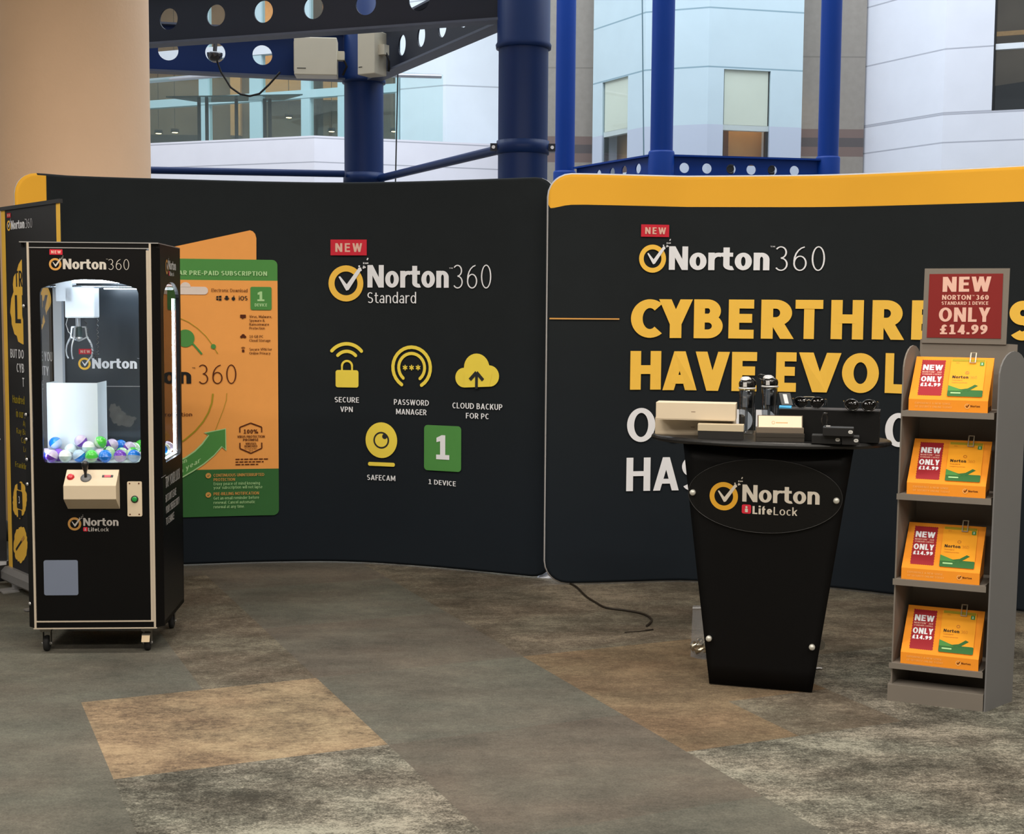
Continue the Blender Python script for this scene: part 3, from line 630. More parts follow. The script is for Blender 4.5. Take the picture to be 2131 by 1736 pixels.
# low beam between the bright posts
beam('perforated_beam', (.75, 16.4), (1.50, 15.0), 2.965, .235, [(1247, 358), (1275, 357), (1300, 355), (1329, 351)], .055, 'short low blue beam with round openings, left of the middle bright post', BLUE, fl=.12, fm=BLUE, hc=.13)
beam('perforated_beam', (1.70, 15.0), (3.40, 15.32), 2.965, .235, [(1424, 349), (1471, 350), (1521, 352), (1563, 352), (1607, 352), (1653, 354)], .055, 'low blue beam with round openings between the middle and right bright posts', BLUE, fl=.12, fm=BLUE, hc=.12)
# floodlight heads glimpsed through the low beam
for x, lab in ((1518, 'small silver floodlight behind the low blue beam, left one'), (1603, 'small silver floodlight behind the low blue beam, right one')):
    p = at(x, 352, 16.2); mb = MB(); mb.box(p.x-.05, p.x+.05, p.y, p.y+.08, p.z-.06, p.z+.06, BFR); mb.lathe([(0, -.01), (.04, -.01), (.045, .01)], (p.x+.01, p.y, p.z), RAIL, 14, (0, -1, 0)); mb.tube([(p.x, p.y+.05, p.z-.06), (p.x, p.y+.05, 0)], .015, BFR, 6)
    tag(mb.build('floodlight'), lab, 'light', 'floodlights behind the low beam')
# tie rods
def rod(a, b, r, lab):
    mb = MB(); mb.tube([a, b], r, STEEL, 12); tag(mb.build('tie_rod'), lab, 'rod', 'navy tie rods')
rod(at(150, 351, 13.2), at(716, 362, 14.12), .035, 'navy tie rod running level left of the rear column')
rod(at(792, 371, 14.1), at(1040, 311, 11.05), .038, 'navy tie rod rising from the rear column to the thick column')
# cream equipment boxes on the beams
CREAM = mat('cream_enamel', (224, 214, 190), .5, noise=.04, nscale=6); CREAMS = mat('cream_enamel_side', (176, 166, 146), .5, noise=.08, nscale=30)
def ebox(corners, Yf, dep, rz, lab):
    (x0, y0), (x1, y1) = corners; p0 = at(x0, y1, Yf); p1 = at(x1, y0, Yf); W = (p1.x-p0.x)/max(.3, math.cos(rz)); H = p1.z-p0.z
    F = Frame((p0.x, Yf, p0.z), rz); t = thing('equipment_box', lab, 'box', F, 'cream equipment boxes on the beams')
    mb = MB(); mb.box(0, W, 0, dep, 0, H, CREAM); mb.build('housing', t, bevel=.008)
    mb = MB(); mb.box(-.006, 0, .03, dep-.03, H*.12, H*.9, CREAMS)
    for k in range(4): mb.box(-.010, -.005, .05, dep-.05, H*(.2+.18*k), H*(.24+.18*k), BFR)
    mb.build('vent_panel', t)
    mb = MB(); S = Surf(F, (0, 0, 0), (1, 0, 0), (0, 0, 1)); [mb.plate(S, rrect(W*(.07+.03*q), W*(.095+.03*q), H*.16, H*.185, .002, 2), BLK, .002) for q in range(7)]; mb.build('maker_plate', t)
    mb = MB(); mb.tube([(W, dep*.5, H*.55), (W+.06, dep*.5, H*.5), (W+.09, dep*.55, H*.3), (W+.05, dep*.8, H*.1)], .012, DARK, 8); mb.box(W, W+.07, dep*.3, dep*.7, H*.45, H*.68, CREAM); mb.build('cable_gland', t)
ebox(((612, 77), (700, 155)), 13.75, .25, R(4), 'square cream box fixed to the lower beam left of the rear column')
ebox(((744, 66), (782, 156)), 13.45, .20, R(-30), 'narrow cream box on the slanting beam right of the rear column')
# dome with its slack cable
F = Frame(at(447, 117, 13.55)); t = thing('dome_camera', 'small black dome hanging at the second opening of the lower beam', 'camera', F)
mb = MB(); mb.lathe([(0, -.05), (.04, -.045), (.065, -.02), (.075, .01), (.075, .03), (0, .05)], (0, 0, 0), mat('dark_dome', (40, 40, 44), .15, coat=1), 20); mb.build('dome', t)
mb = MB(); mb.cyl((0, 0, .03), (0, .05, .20), .02, BFR, 8); mb.build('bracket', t)
mb = MB(); mb.tube([at(x, y, 13.6) for x, y in ((449, 120), (460, 150), (480, 182), (500, 196), (520, 200), (540, 195), (560, 176), (583, 150))], .010, DARK, 6); tag(mb.build('hanging_cable'), 'thin black cable sagging below the lower beam from the dome', 'cable')
mb = MB(); mb.tube([at(828, 148, 15.4), at(823, 380, 15.4), (at(823, 380, 15.4).x, 15.4, 0)], .008, DARK, 6); tag(mb.build('suspension_cable'), 'thin vertical cable just right of the rear navy column', 'cable', 'thin vertical cables')
for a, b, lab in ((1336, 1340, 'thin vertical cable left of the middle bright post'), (1405, 1396, 'thin vertical cable right of the middle bright post')):
    mb = MB(); mb.tube([at(a, -60, 16.5), at(b, 360, 16.5), (at(b, 360, 16.5).x, 16.5, 0)], .008, mat('cable_grey', (110, 140, 150), .6), 6); tag(mb.build('suspension_cable'), lab, 'cable', 'thin vertical cables')
# beige column
Yc = 9.4; F = Frame(((155.5-CX)/FPX*Yc, Yc, 0)); cc = thing('round_column', 'massive round beige plastered column behind the left display wall', 'column', F)
mb = MB(); mb.cyl((0, 0, 0), (0, 0, 7), .520, mat('beige_plaster', (240, 202, 166), .7, noise=.04, nscale=4, bump=.1, bscale=40), 72); mb.build('shaft', cc)
mb = MB(); mb.lathe([(.52, 0), (.545, 0), (.545, .12), (.52, .13)], (0, 0, 0), BFR, 48); mb.build('skirting', cc)

# ================================================================== CURVED DISPLAY WALLS
HZ = 2.295
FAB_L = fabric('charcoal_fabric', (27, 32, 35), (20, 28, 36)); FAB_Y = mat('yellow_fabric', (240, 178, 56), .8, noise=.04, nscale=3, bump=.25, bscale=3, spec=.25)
FAB_W = mat('white_fabric_back', (214, 214, 218), .8)
def display_wall(label, pts, yellow_fn, foot_u, mats):
    c = pts[len(pts)//2]; F = Frame((c[0], c[1], 0)); t = thing('display_wall', label, 'display wall', F, 'curved fabric display walls')
    W = Wall(F, pts); L = W.len; r = .115; z0 = .022
    us = [0, .006, .02, .045, .08, .115]; n = int((L-.25)/.06)
    us = us+[.115+(L-.23)*i/n for i in range(1, n)]+[L-q for q in (.115, .08, .045, .02, .006, 0)]
    if mats == 'L': us = sorted(us+[.165, .1651])
    zs = [z0+q for q in (0, .006, .02, .045, .08, .115)]+[.3, .6, .9, 1.2, 1.5, 1.8, 2.0]+[HZ-q for q in (.155, .115, .08, .045, .02, .006, 0)]
    def corner(u, z):
        cu = min(max(u, r), L-r); cz = min(max(z, z0+r), HZ-r); du, dz = u-cu, z-cz
        if du and dz:
            m = max(abs(du), abs(dz)); l = math.hypot(du, dz); k = m/l; return cu+du*k, cz+dz*k
        return u, z
    mb = MB(); nu, nz = len(us), len(zs); V = []
    for w in (0, 1):
        for z in zs:
            for u in us:
                a, b = corner(u, z); dz = 0
                if mats == 'R' and abs(z-(HZ-.155)) < 1e-6: b -= .020*math.exp(-(u/.07)**2)+.012*max(0, (u-.6))/2
                V.append(W.P(a, b, .0 if w == 0 else -.035))
    fs_y, fs_b, fs_w = [], [], []
    for j in range(nz-1):
        for i in range(nu-1):
            q = (j*nu+i, j*nu+i+1, (j+1)*nu+i+1, (j+1)*nu+i)
            (fs_y if yellow_fn((us[i]+us[i+1])/2, (zs[j]+zs[j+1])/2) else fs_b).append(q)
            o = nu*nz; fs_w.append((q[3]+o, q[2]+o, q[1]+o, q[0]+o))
    # rim, rounded outward over the tube
    loop = [(i, 0) for i in range(nu-1)]+[(nu-1, j) for j in range(nz-1)]+[(i, nz-1) for i in range(nu-1, 0, -1)]+[(0, j) for j in range(nz-1, 0, -1)]
    base = len(V); K = len(loop)
    for k, (i, j) in enumerate(loop):
        a, b = corner(us[i], zs[j]); pi_, pj = loop[k-1]; ni, nj = loop[(k+1) % K]
        a0, b0 = corner(us[pi_], zs[pj]); a1, b1 = corner(us[ni], zs[nj]); du, dv = a1-a0, b1-b0; l = math.hypot(du, dv) or 1
        V.append(W.P(a+dv/l*.012, b-du/l*.012, -.012)); q_ = .020 if mats == 'R' else .012; V.append(W.P(a+dv/l*q_, b-du/l*q_, -.022))
    fr, fb = [], []; rim_y = []
    for k in range(K):
        i, j = loop[k]; i2, j2 = loop[(k+1) % K]; f0 = j*nu+i; f1 = j2*nu+i2; m0 = base+2*k; m1 = base+2*((k+1) % K); o = nu*nz
        (rim_y if yellow_fn(us[i], zs[j]) else fr).append((f0, m0, m1, f1)); fb += [(m0, m0+1, m1+1, m1), (m0+1, f0+o, f1+o, m1+1)]
    mb.add(V, [], FAB_W); 
    def addf(fs, m):
        i = mb._m(m)
        for f in fs: mb.f.append(list(f)); mb.m.append(i); mb.sm.append(True)
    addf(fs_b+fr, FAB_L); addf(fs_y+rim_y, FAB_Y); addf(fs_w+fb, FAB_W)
    for u in foot_u:
        m2 = MB(); m2.plate(Surf(F, W.P(u, 0, .05), (1, 0, 0), (0, 1, 0)), rrect(-.07, .07, -.03, .12, .02), mat('steel_foot', (178, 182, 190), .4, metal=.6), .008, .008)
        m2.build('foot', t)
    return t, W, mb
tL, WL, mL = display_wall('left curved charcoal fabric display wall with feature icons and a yellow left end', [(-2.785, 7.76), (-2.64, 7.88), (-2.55, 7.97), (-2.30, 8.06), (-1.96, 8.14), (-1.45, 8.25), (-1.0, 8.27), (-.5, 8.13), (.09, 7.865), (.222, 7.80)], lambda u, z: u < .165, (.3,), 'L')
tR, WR, mR = display_wall('right curved charcoal fabric display wall with big yellow headline and yellow top band', [(.205, 7.67), (.44, 7.675), (.91, 7.76), (1.06, 7.755), (1.52, 7.68), (1.77, 7.61), (2.07, 7.44), (2.60, 7.07), (3.05, 6.65), (3.5, 6.15)], lambda u, z: z > HZ-.155, (3.4,), 'R')
OF = .004
# --- print on the left wall
m = mL; S = WL
logopx(m, S, 721, 590, 36.5, std=True, off=OF)
def icon_arc(cx, cy, r, w, a0, a1): 
    u, v = S.uv(cx, cy); u2, _ = S.uv(cx+r, cy); arcband(m, S, u, v, u2-u, w, a0, a1, IYE, OF)
    rr = u2-u
    for a in (a0, a1): m.plate(S, ell(u+rr*math.cos(R(a)), v+rr*math.sin(R(a)), w/2, n=10), IYE, OF+.0002)
PX = 8.1/2850
icon_arc(722.5, 757, 40, .021, 40, 140); icon_arc(722.5, 757, 25, .020, 42, 138)
def pr(x0, y0, x1, y1, r, mt, off=OF, wall=None):
    s_ = wall or S; u0, v1 = s_.uv(x0, y0); u1, v0 = s_.uv(x1, y1); v0b = s_.uv(x0, y1)[1]; m.plate(s_, rrect(u0, u1, v0b, v1, r), mt, off)
pr(699, 770, 747, 806, .014, IYE); icon_arc(723, 762, 10.5, .013, 0, 180)
pr(710.5, 760, 714.3, 773, .002, IYE); pr(731.6, 760, 735.4, 773, .002, IYE)
icon_arc(858, 765, 39, .021, -58, 238); icon_arc(858, 765, 27, .019, -50, 230)
for x in (844.5, 858, 871.5):
    u, v = S.uv(x, 765)
    for a in (90, 30, 150): line2(m, S, [(u-.016*math.cos(R(a)), v-.016*math.sin(R(a))), (u+.016*math.cos(R(a)), v+.016*math.sin(R(a)))], .007, IYE, OF+a*2e-6)
u, v = S.uv(994, 786)
for dx, dy, rr in ((-.002, .058, .083), (-.083, -.002, .058), (.082, .012, .062)): m.plate(S, ell(u+dx, v+dy, rr, n=28), IYE, OF+abs(dx)*.002)
m.plate(S, [(u-.083, v-.06), (u+.082, v-.05), (u+.10, v+.03), (u-.08, v+.03)], IYE, OF+.0006)
ARR = mat('icon_charcoal', (34, 36, 38), .8)
m.plate(S, [(u-.009, v-.065), (u+.009, v-.065), (u+.009, v+.03), (u-.009, v+.03)], ARR, OF+.0012)
line2(m, S, [(u-.043, v-.013), (u, v+.032), (u+.043, v-.013)], .02, ARR, OF+.0014)
u, v = S.uv(795, 916); m.plate(S, ell(u, v, .102, .108, n=40), IYE, OF)
arcband(m, S, u, v, .046, .010, 0, 360, ARR, OF+.0006); m.plate(S, ell(u+.022, v+.024, .016, n=12), ARR, OF+.0008)
pr(767, 961, 823, 969, .010, IYE)
pr(884, 884, 961, 978, .022, GRN)
u, v = S.uv(923, 956); m.plate(S, [(u-.042, v), (u+.045, v), (u+.045, v+.028), (u+.018, v+.028), (u+.018, v+.145), (u-.006, v+.145), (u-.040, v+.128), (u-.040, v+.102), (u-.016, v+.108), (u-.016, v+.028), (u-.042, v+.028)], WHT, OF+.001)
for s_, x0, x1, yb, yt, y1 in (('SECURE', 697, 748, 837, 826, 838), ('VPN', 709, 735, 857, 846, 857.5), ('PASSWORD', 821, 894, 842, 830.5, 844.5), ('MANAGER', 825.5, 889, 862, 850.5, 864), ('CLOUD BACKUP', 943, 1047, 849.5, 837.5, 853.5),
                              ('FOR PC', 971, 1019, 870.5, 859, 872.5), ('SAFECAM', 765, 824, 998.5, 987.5, 1001), ('1 DEVICE', 893, 950, 1007, 997, 1012)):
    m.tpx(S, s_, x0, x1, yb, yt, .15, WHT, OF, y1=y1)
# --- the printed product card
def uvp(x, y): return S.uv(x, y)
uL = uvp(193, 800)[0]; uR = uvp(579, 800)[0]; vt = uvp(560, 541)[1]; vb = uvp(560, 1072)[1]; v1 = uvp(560, 584.5)[1]; v2 = uvp(560, 975)[1]
def gridplate(mb, S, u0, u1, v0, v1, mt, off, r=0, tl=False, tr=False, br=False, bl=False, n=14):
    """flat print over a long stretch of the curve, cut in narrow strips; the named corners rounded"""
    us = sorted(set([u0+(u1-u0)*i/n for i in range(n+1)]+[u1-r*(1-math.cos(R(a))) for a in range(0, 91, 15)]+[u0+r*(1-math.cos(R(a))) for a in range(0, 91, 15)]))
    def dv(u, l, rt):
        if rt and u > u1-r: return r-math.sqrt(max(0, r*r-(u-u1+r)**2))
        if l and u < u0+r: return r-math.sqrt(max(0, r*r-(u0+r-u)**2))
        return 0
    vs_ = []
    for u in us: vs_ += [S.P(u, v0+dv(u, bl, br), off), S.P(u, v1-dv(u, tl, tr), off)]
    mb.add(vs_, [(2*i, 2*i+2, 2*i+3, 2*i+1) for i in range(len(us)-1)], mt)
gridplate(m, S, uL, uR, v2, v1, ORG, OF); gridplate(m, S, uL, uR, v1, vt, GRN, OF, .032, tl=True, tr=True); gridplate(m, S, uL, uR, vb, v2, DGR, OF, .035, bl=True, br=True)
# slanted card behind, rounded corner
q = [uvp(300, 527), uvp(520, 479.5), uvp(529, 483), uvp(533, 494), uvp(533.5, 542), uvp(300, 542)]
n = 10
for i in range(n):
    a = (300+220*i/n, 527-47.5*i/n); b = (300+220*(i+1)/n, 527-47.5*(i+1)/n); m.plate(S, [uvp(a[0], 541), uvp(b[0], 541), uvp(*b), uvp(*a)], ORG, OF-.0008)
m.plate(S, [uvp(520, 541), uvp(533.5, 541), uvp(533.5, 496), uvp(531, 487), uvp(526, 481.5), uvp(520, 479.5)], ORG, OF-.0008)
O2 = OF+.0012
m.tpx(S, '1 YEAR PRE-PAID SUBSCRIPTION', 343, 556, 572, 562.5, .2, LGR, O2)
u, v = uvp(386, 605); m.plate(S, rrect(u-.135, u+.13, v-.022, v+.024, .022), mat('card_slot_white', (228, 214, 206), .7), O2); m.plate(S, ell(u+.0, v+.022, .03, .028, a0=0, a1=180, n=12, closed=False), MATS['card_slot_white'], O2+.0002)
m.tpx(S, 'Electronic Download', 440, 515, 607.5, 600.5, .1, BRN, O2)
u, v = uvp(450, 625)
for dx in (0, 17): pass
m.plate(S, [(u, v+.002), (u+.030, v-.002), (u+.030, v+.028), (u, v+.024)], BLK, O2)
line2(m, S, [(u-.001, v+.013), (u+.031, v+.013)], .002, ORG, O2+.0004); line2(m, S, [(u+.014, v-.003), (u+.014, v+.029)], .002, ORG, O2+.0004)
m.plate(S, rrect(u+.052, u+.070, v+.002, v+.018, .003, 3), BLK, O2); m.plate(S, ell(u+.061, v+.019, .009, a0=0, a1=180, n=10, closed=False), BLK, O2)
for a in (.0475, .0715): m.plate(S, rrect(u+a, u+a+.0035, v+.006, v+.016, .0015, 2), BLK, O2)
m.plate(S, ell(u+.100, v+.010, .0105, .011, n=14), BLK, O2); m.plate(S, ell(u+.103, v+.025, .003, .004, n=8), BLK, O2)
m.tpx(S, 'iOS', 497, 515, 625, 616, .15, BLK, O2)
pr(521, 597, 565.5, 645, .010, GRN, O2)
u, v = uvp(543, 627); m.plate(S, [(u-.021, v), (u+.021, v), (u+.021, v+.011), (u+.008, v+.011), (u+.008, v+.058), (u-.004, v+.058), (u-.019, v+.05), (u-.019, v+.037), (u-.008, v+.040), (u-.008, v+.011), (u-.021, v+.011)], LGR, O2+.0006)
m.tpx(S, 'DEVICE', 530, 556, 638, 631.5, .2, LGR, O2+.0006)
pr(348, 597, 372, 645, .008, GRN, O2)
for s_, x0, x1, y in (('Virus, Malware,', 519, 566, 661.5), ('Spyware &', 519, 551, 669.5), ('Ransomware', 519, 560, 677.5), ('Protection', 519, 551, 685.5), ('10 GB PC', 519, 548, 703), ('Cloud Storage', 519, 563, 711), ('Secure VPN for', 519, 566, 729.5), ('Online Privacy', 519, 563, 737.5)):
    m.tpx(S, s_, x0, x1, y, y-5.4, .12, BRN, O2)
for i, y in enumerate((659, 700, 728)):
    u, v = uvp(506, y)
    if i == 0: m.plate(S, rrect(u-.018, u+.016, v-.008, v+.012, .003, 3), BRN, O2); m.plate(S, [(u-.006, v-.016), (u+.008, v-.006), (u-.008, v-.006)], BRN, O2)
    elif i == 1:
        for dx, dy, rr in ((0, .003, .011), (-.010, -.003, .008), (.010, -.003, .008)): m.plate(S, ell(u+dx, v+dy, rr, n=12), BRN, O2+abs(dx)*.01)
    else: m.plate(S, rrect(u-.007, u+.007, v-.014, v+.002, .002, 2), BRN, O2); arcband(m, S, u, v, .010, .003, 40, 140, BRN, O2, 8); arcband(m, S, u, v, .016, .003, 45, 135, BRN, O2, 8)
# orbit lines, dots
def pathpx(P, w, mt, off=O2): line2(m, S, [uvp(*p) for p in P], w, mt, off)
pathpx([(355, 656), (372, 661), (392, 670), (411, 683), (428, 699), (443, 719), (453, 736)], .004, OLI)
u, v = uvp(386, 704); m.plate(S, ell(u, v, .052, .052), GRN, O2); u, v = uvp(444, 721); m.plate(S, ell(u, v, .0145), GRN, O2+.0004)
pathpx([(399, 713), (410, 725), (420, 737)], .011, GRN)
m.tpx(S, 'Norton', 216, 398, 799, 766, .19, BLK, O2); m.tpx(S, '™', 400, 406, 775, 764, .1, BLK, O2); m.tpx(S, '360', 413, 492, 799, 758.5, .055, BRN, O2, gap=.16)
m.tpx(S, 'Virus Protection', 300, 400, 867, 859, .12, BRN, O2)
pathpx([(443, 819), (441, 838), (434, 858), (423, 877), (407, 896), (386, 914), (370, 924)], .009, OLI)
pathpx([(472, 818), (471, 832), (465, 852), (456, 875), (447, 898)], .003, OLI)
m.plate(S, [uvp(*p) for p in ((360, 963), (385, 951), (405, 937), (420, 922), (433, 905), (424, 900), (470, 891), (471, 938), (462, 930), (446, 948), (425, 966), (402, 981), (378, 995), (360, 1003))], LGR, O2+.0003)
m.plate(S, [uvp(*p) for p in ((360, 965), (387, 953), (407, 939), (422, 924), (435.5, 905.5), (428, 901), (468.5, 893), (469, 934), (461, 927.5), (445, 946), (423, 964), (400, 979), (377, 992.5), (360, 1000))], GRN, O2+.0006)
m.tpx(S, 'each year', 350, 417, 1000, 990, .15, LGR, O2+.001, y1=961); m.tpx(S, 'protection', 330, 389, 985, 976, .15, LGR, O2+.001, y1=961)
# promise badge
u, v = uvp(522, 912)
line2(m, S, [(u-.065, v+.036), (u-.065, v+.068), (u, v+.093), (u+.065, v+.068), (u+.065, v+.036)], .007, BRN, O2); line2(m, S, [(u-.065, v-.026), (u-.065, v-.060), (u, v-.090), (u+.065, v-.060), (u+.065, v-.026)], .007, BRN, O2)
for s_, x0, x1, y, h in (('100%', 507, 537, 902, 8.5), ('VIRUS PROTECTION', 494, 551, 911, 5), ('PROMISE', 506, 538, 917.5, 5), ('VIRUSES', 511, 533.5, 925, 4.5), ('REMOVED', 509, 535.5, 930.5, 4.5), ('OR YOUR MONEY', 509, 535, 934.8, 2.4), ('BACK', 518, 527, 938.8, 2.4)):
    m.tpx(S, s_, x0, x1, y, y-h, .17 if h > 4 else .12, BRN, O2)
for x1, y in ((558, 956.5), (549, 962), (538, 967.5)):
    u0, v0 = uvp(490, y); u1 = uvp(x1, y)[0]; u = u0; k = random.Random(int(y))
    while u < u1-.01: w_ = k.uniform(.014, .03); m.plate(S, rrect(u, min(u+w_, u1), v0, v0+.006, .001, 1), BRN, O2); u += w_+.005
for y in (989.5, 1029.5): u, v = uvp(433.5, y); m.plate(S, ell(u, v, .0165, n=20), TAN, O2); line2(m, S, [(u-.006, v+.001), (u-.001, v-.005), (u+.007, v+.006)], .003, DGR, O2+.0004)
for s_, x0, x1, y, mt in (('CONTINUOUS UNINTERRUPTED', 444.5, 550, 991, TAN), ('PROTECTION', 444.5, 489, 1000, TAN), ('Enjoy peace of mind knowing', 444.5, 541, 1008.5, LGR), ('your subscription will not lapse', 444.5, 546, 1016.5, LGR),
                         ('PRE-BILLING NOTIFICATION', 444.5, 539, 1029.5, TAN), ('Get an email reminder before', 444.5, 539, 1038.5, LGR), ('renewal. Cancel automatic', 444.5, 531, 1047.5, LGR), ('renewal at any time.', 444.5, 509, 1056.5, LGR)):
    m.tpx(S, s_, x0, x1, y+1, y-5.2, .15 if mt is TAN else .11, mt, O2)
mL.build('fabric_panel', tL)
# --- print on the right wall
m = mR; S = WR
logopx(m, S, 1357, 538.5, 28, off=OF)
u0, v0 = S.uv(1139, 663); u1, _ = S.uv(1288, 663); gridplate(m, S, .0, u1, v0-.004, v0+.004, TAN, OF)
for s_, x0, x1, yb, yt, w_, mt in (*[(c, a, b, 703+(a-1312)*.0065, 622.5+(a-1312)*.0045, .265, YEL) for c, a, b in (('C', 1311.5, 1376), ('Y', 1371.5, 1438.5), ('B', 1443.5, 1503.5), ('E', 1515.5, 1568), ('R', 1583, 1649), ('T', 1654, 1712), ('H', 1729, 1797), ('R', 1815, 1880), ('E', 1897, 1947), ('A', 1955, 2032), ('T', 2036, 2096), ('S', 2100, 2156))],
                                  *[(c, a, b, 811+(a-1312)*.0125, 730.5+(a-1312)*.008, .265, YEL) for c, a, b in (('H', 1310, 1374), ('A', 1379, 1448), ('V', 1448, 1516), ('E', 1522, 1574), ('E', 1614, 1656), ('V', 1663, 1748), ('O', 1752, 1829), ('L', 1842, 1883), ('V', 1886, 1965), ('E', 1976, 2026), ('D', 2042, 2108))], ('.', 2116, 2136, 823, 740, .25, YEL),
                                  ('O', 1303.5, 1362, 920, 849, .17, WHT), ('U', 1378, 1424, 920.5, 849.5, .17, WHT), ('R', 1440, 1486, 921, 850, .17, WHT), ('PRO', 1523, 1678, 922.5, 851.5, .17, WHT), ('TE', 1684, 1772, 925, 853, .17, WHT), ('CTION', 1842, 2124, 928.5, 858, .17, WHT),
                                  ('HAS', 1302, 1461, 1022, 952.5, .17, WHT)):
    m.tpx(S, s_, x0, x1, yb, yt, w_, mt, OF, gap=.085)
mR.build('fabric_panel', tR)

# ================================================================== ROLL-UP BANNERS
def banner_frame(F, Wd, H, t, sheet, tube=None):
    ALU = mat('satin_aluminium', (168, 168, 170), .4, metal=.55)
    mb = MB(); pr_ = [(-.03, .03), (-.045, .045), (-.045, .085), (-.02, .11), (.02, .11), (.045, .085), (.045, .04), (.03, .03)]
    mb.add([(x, y, z) for x in (-.01, Wd+.01) for y, z in pr_], [tuple(range(8)), tuple(range(15, 7, -1))]+[(i, (i+1) % 8, 8+(i+1) % 8, 8+i) for i in range(8)][::1], ALU); mb.build('base_cassette', t)
    for x in (-.012, Wd+.010):
        mb = MB(); mb.box(x, x+.004, -.05, .05, .025, .115, BFR); mb.build('end_cap', t)
    for x in (.12, Wd-.16):
        mb = MB(); mb.box(x, x+.04, -.17, .17, .004, .012, ALU); mb.box(x, x+.04, -.03, .03, .012, .032, ALU); mb.build('foot', t)
    mb = MB(); mb.box(0, Wd, -.008, .012, H-.012, H+.008, BFR); mb.build('top_rail', t); mb = MB(); mb.cyl((Wd/2, .03, .1), (Wd/2, .03, H), .010, ALU, 10); mb.build('support_pole', t)
BAN = mat('banner_charcoal', (44, 44, 46), .55, noise=.04, spec=.3)
F = Frame((-2.80, 7.55, 0), math.atan2(6.9-7.55, -2.264+2.80)); tb = thing('roll_up_banner', 'charcoal and yellow roll-up banner standing behind the claw machine', 'banner', F, 'roll-up banners')
Wd, H = .845, 2.085; banner_frame(F, Wd, H, tb, None)
S = Surf(F, (0, 0, 0), (1, 0, 0), (0, 0, 1)); m = MB(); m.box(0, Wd, 0, .002, .10, H, BAN)
m.plate(S, [(0, .10), (.060, .10), (.060, H), (0, H)], YEL, .0015); m.plate(S, [(Wd-.055, .10), (Wd, .10), (Wd, H), (Wd-.055, H)], YEL, .0015)
u, v = S.uv(18.5, 470); logo(m, S, .115, v, .028, off=.002)
def splash(u, v, ru, rv, seed, tilt=.3):
    k = random.Random(seed); P = []
    for i in range(44):
        a = 2*math.pi*i/44; j = 1+k.uniform(-.10, .07)*(1 if i % 2 else .2); x = ru*j*math.cos(a); y = rv*j*math.sin(a)+tilt*x; P.append((u+x, v+y))
    m.plate(S, P, YEL, .002)
uc = Wd/2
u_, v_ = S.uv(60, 640); v_ += .075; splash(uc, v_-.01, .31, .25, 1, .3)
m.text(S, 'TRY YOUR', uc-.23, v_+.035, .46, .085, .17, BAN, .003); m.text(S, 'LUCK', uc-.235, v_-.16, .47, .15, .17, BAN, .003)
u_, v_ = S.uv(30, 745); 
for s_, w_, dz in (("BUT DON'T LEAVE YOUR", .64, 0), ('CYBERSECURITY', .46, -.075), ('TO CHANCE', .30, -.15)): m.text(S, s_, uc-w_/2, v_+dz, w_, .048, .15, WHT, .003)
u_, v_ = S.uv(40, 840)
for s_, x, w_, dz in (('Hundreds o', .12, .24, 0), ('in our scr', .17, .18, -.075)): m.text(S, s_, x, v_+dz, w_, .042, .13, OLI, .003)
for i, (s_, x, w_) in enumerate((('App', .27, .08), ('Ray Ban', .17, .17), ('Came', .24, .12), ('Leno', .27, .10), ('Pa', .30, .06), ('Franklin C', .14, .22))): m.text(S, s_, x, S.uv(40, 885)[1]-.0465*i, w_, .030, .11, OLI, .003)
for (x, y), sd in (((.19, 1040), 2), ((.45, 1040), 3), ((.19, 1132), 4), ((.45, 1132), 5)):
    v_ = S.uv(40, y)[1]; splash(x, v_, .108, .100, sd, .25)
    if sd == 2: m.plate(S, rrect(x-.04, x+.045, v_-.05, v_+.05, .012), BAN, .003); m.plate(S, rrect(x-.025, x+.03, v_+.055, v_+.095, .006), BAN, .003); m.plate(S, rrect(x-.025, x+.03, v_-.10, v_-.055, .006), BAN, .003); m.text(S, '3', x-.012, v_-.02, .022, .04, .16, WHT, .004)
    if sd == 3: arcband(m, S, x, v_, .045, .02, 0, 360, BAN, .003)
    if sd == 4: line2(m, S, [(x-.07, v_-.04), (x+.06, v_+.05)], .014, BAN, .003); line2(m, S, [(x+.02, v_+.024), (x+.06, v_+.05)], .018, TAN, .0035)
    if sd == 5: line2(m, S, [(x-.05, v_-.03), (x+.05, v_+.03)], .03, BAN, .003)
m.build('banner_sheet', tb)
# second banner, just inside the left edge of the photo
F2 = Frame((-3.62, 7.62, 0), R(6)); t2 = thing('roll_up_banner', 'black roll-up banner cut by the left edge of the photo', 'banner', F2, 'roll-up banners')
pe = F2.plane_y(4, 700, 0).x; banner_frame(F2, pe, 2.07, t2, None); S = Surf(F2, (0, 0, 0), (1, 0, 0), (0, 0, 1)); m = MB(); m.box(0, pe, 0, .002, .10, 2.07, BAN)
u, v = S.uv(-22, 747); m.text(S, 'YOUR', pe-.55, v, .53, .12, .2, WHT, .003); m.text(S, 'prizes', pe-.34, S.uv(0, 918)[1], .32, .05, .14, WHT, .003); m.build('banner_sheet', t2)
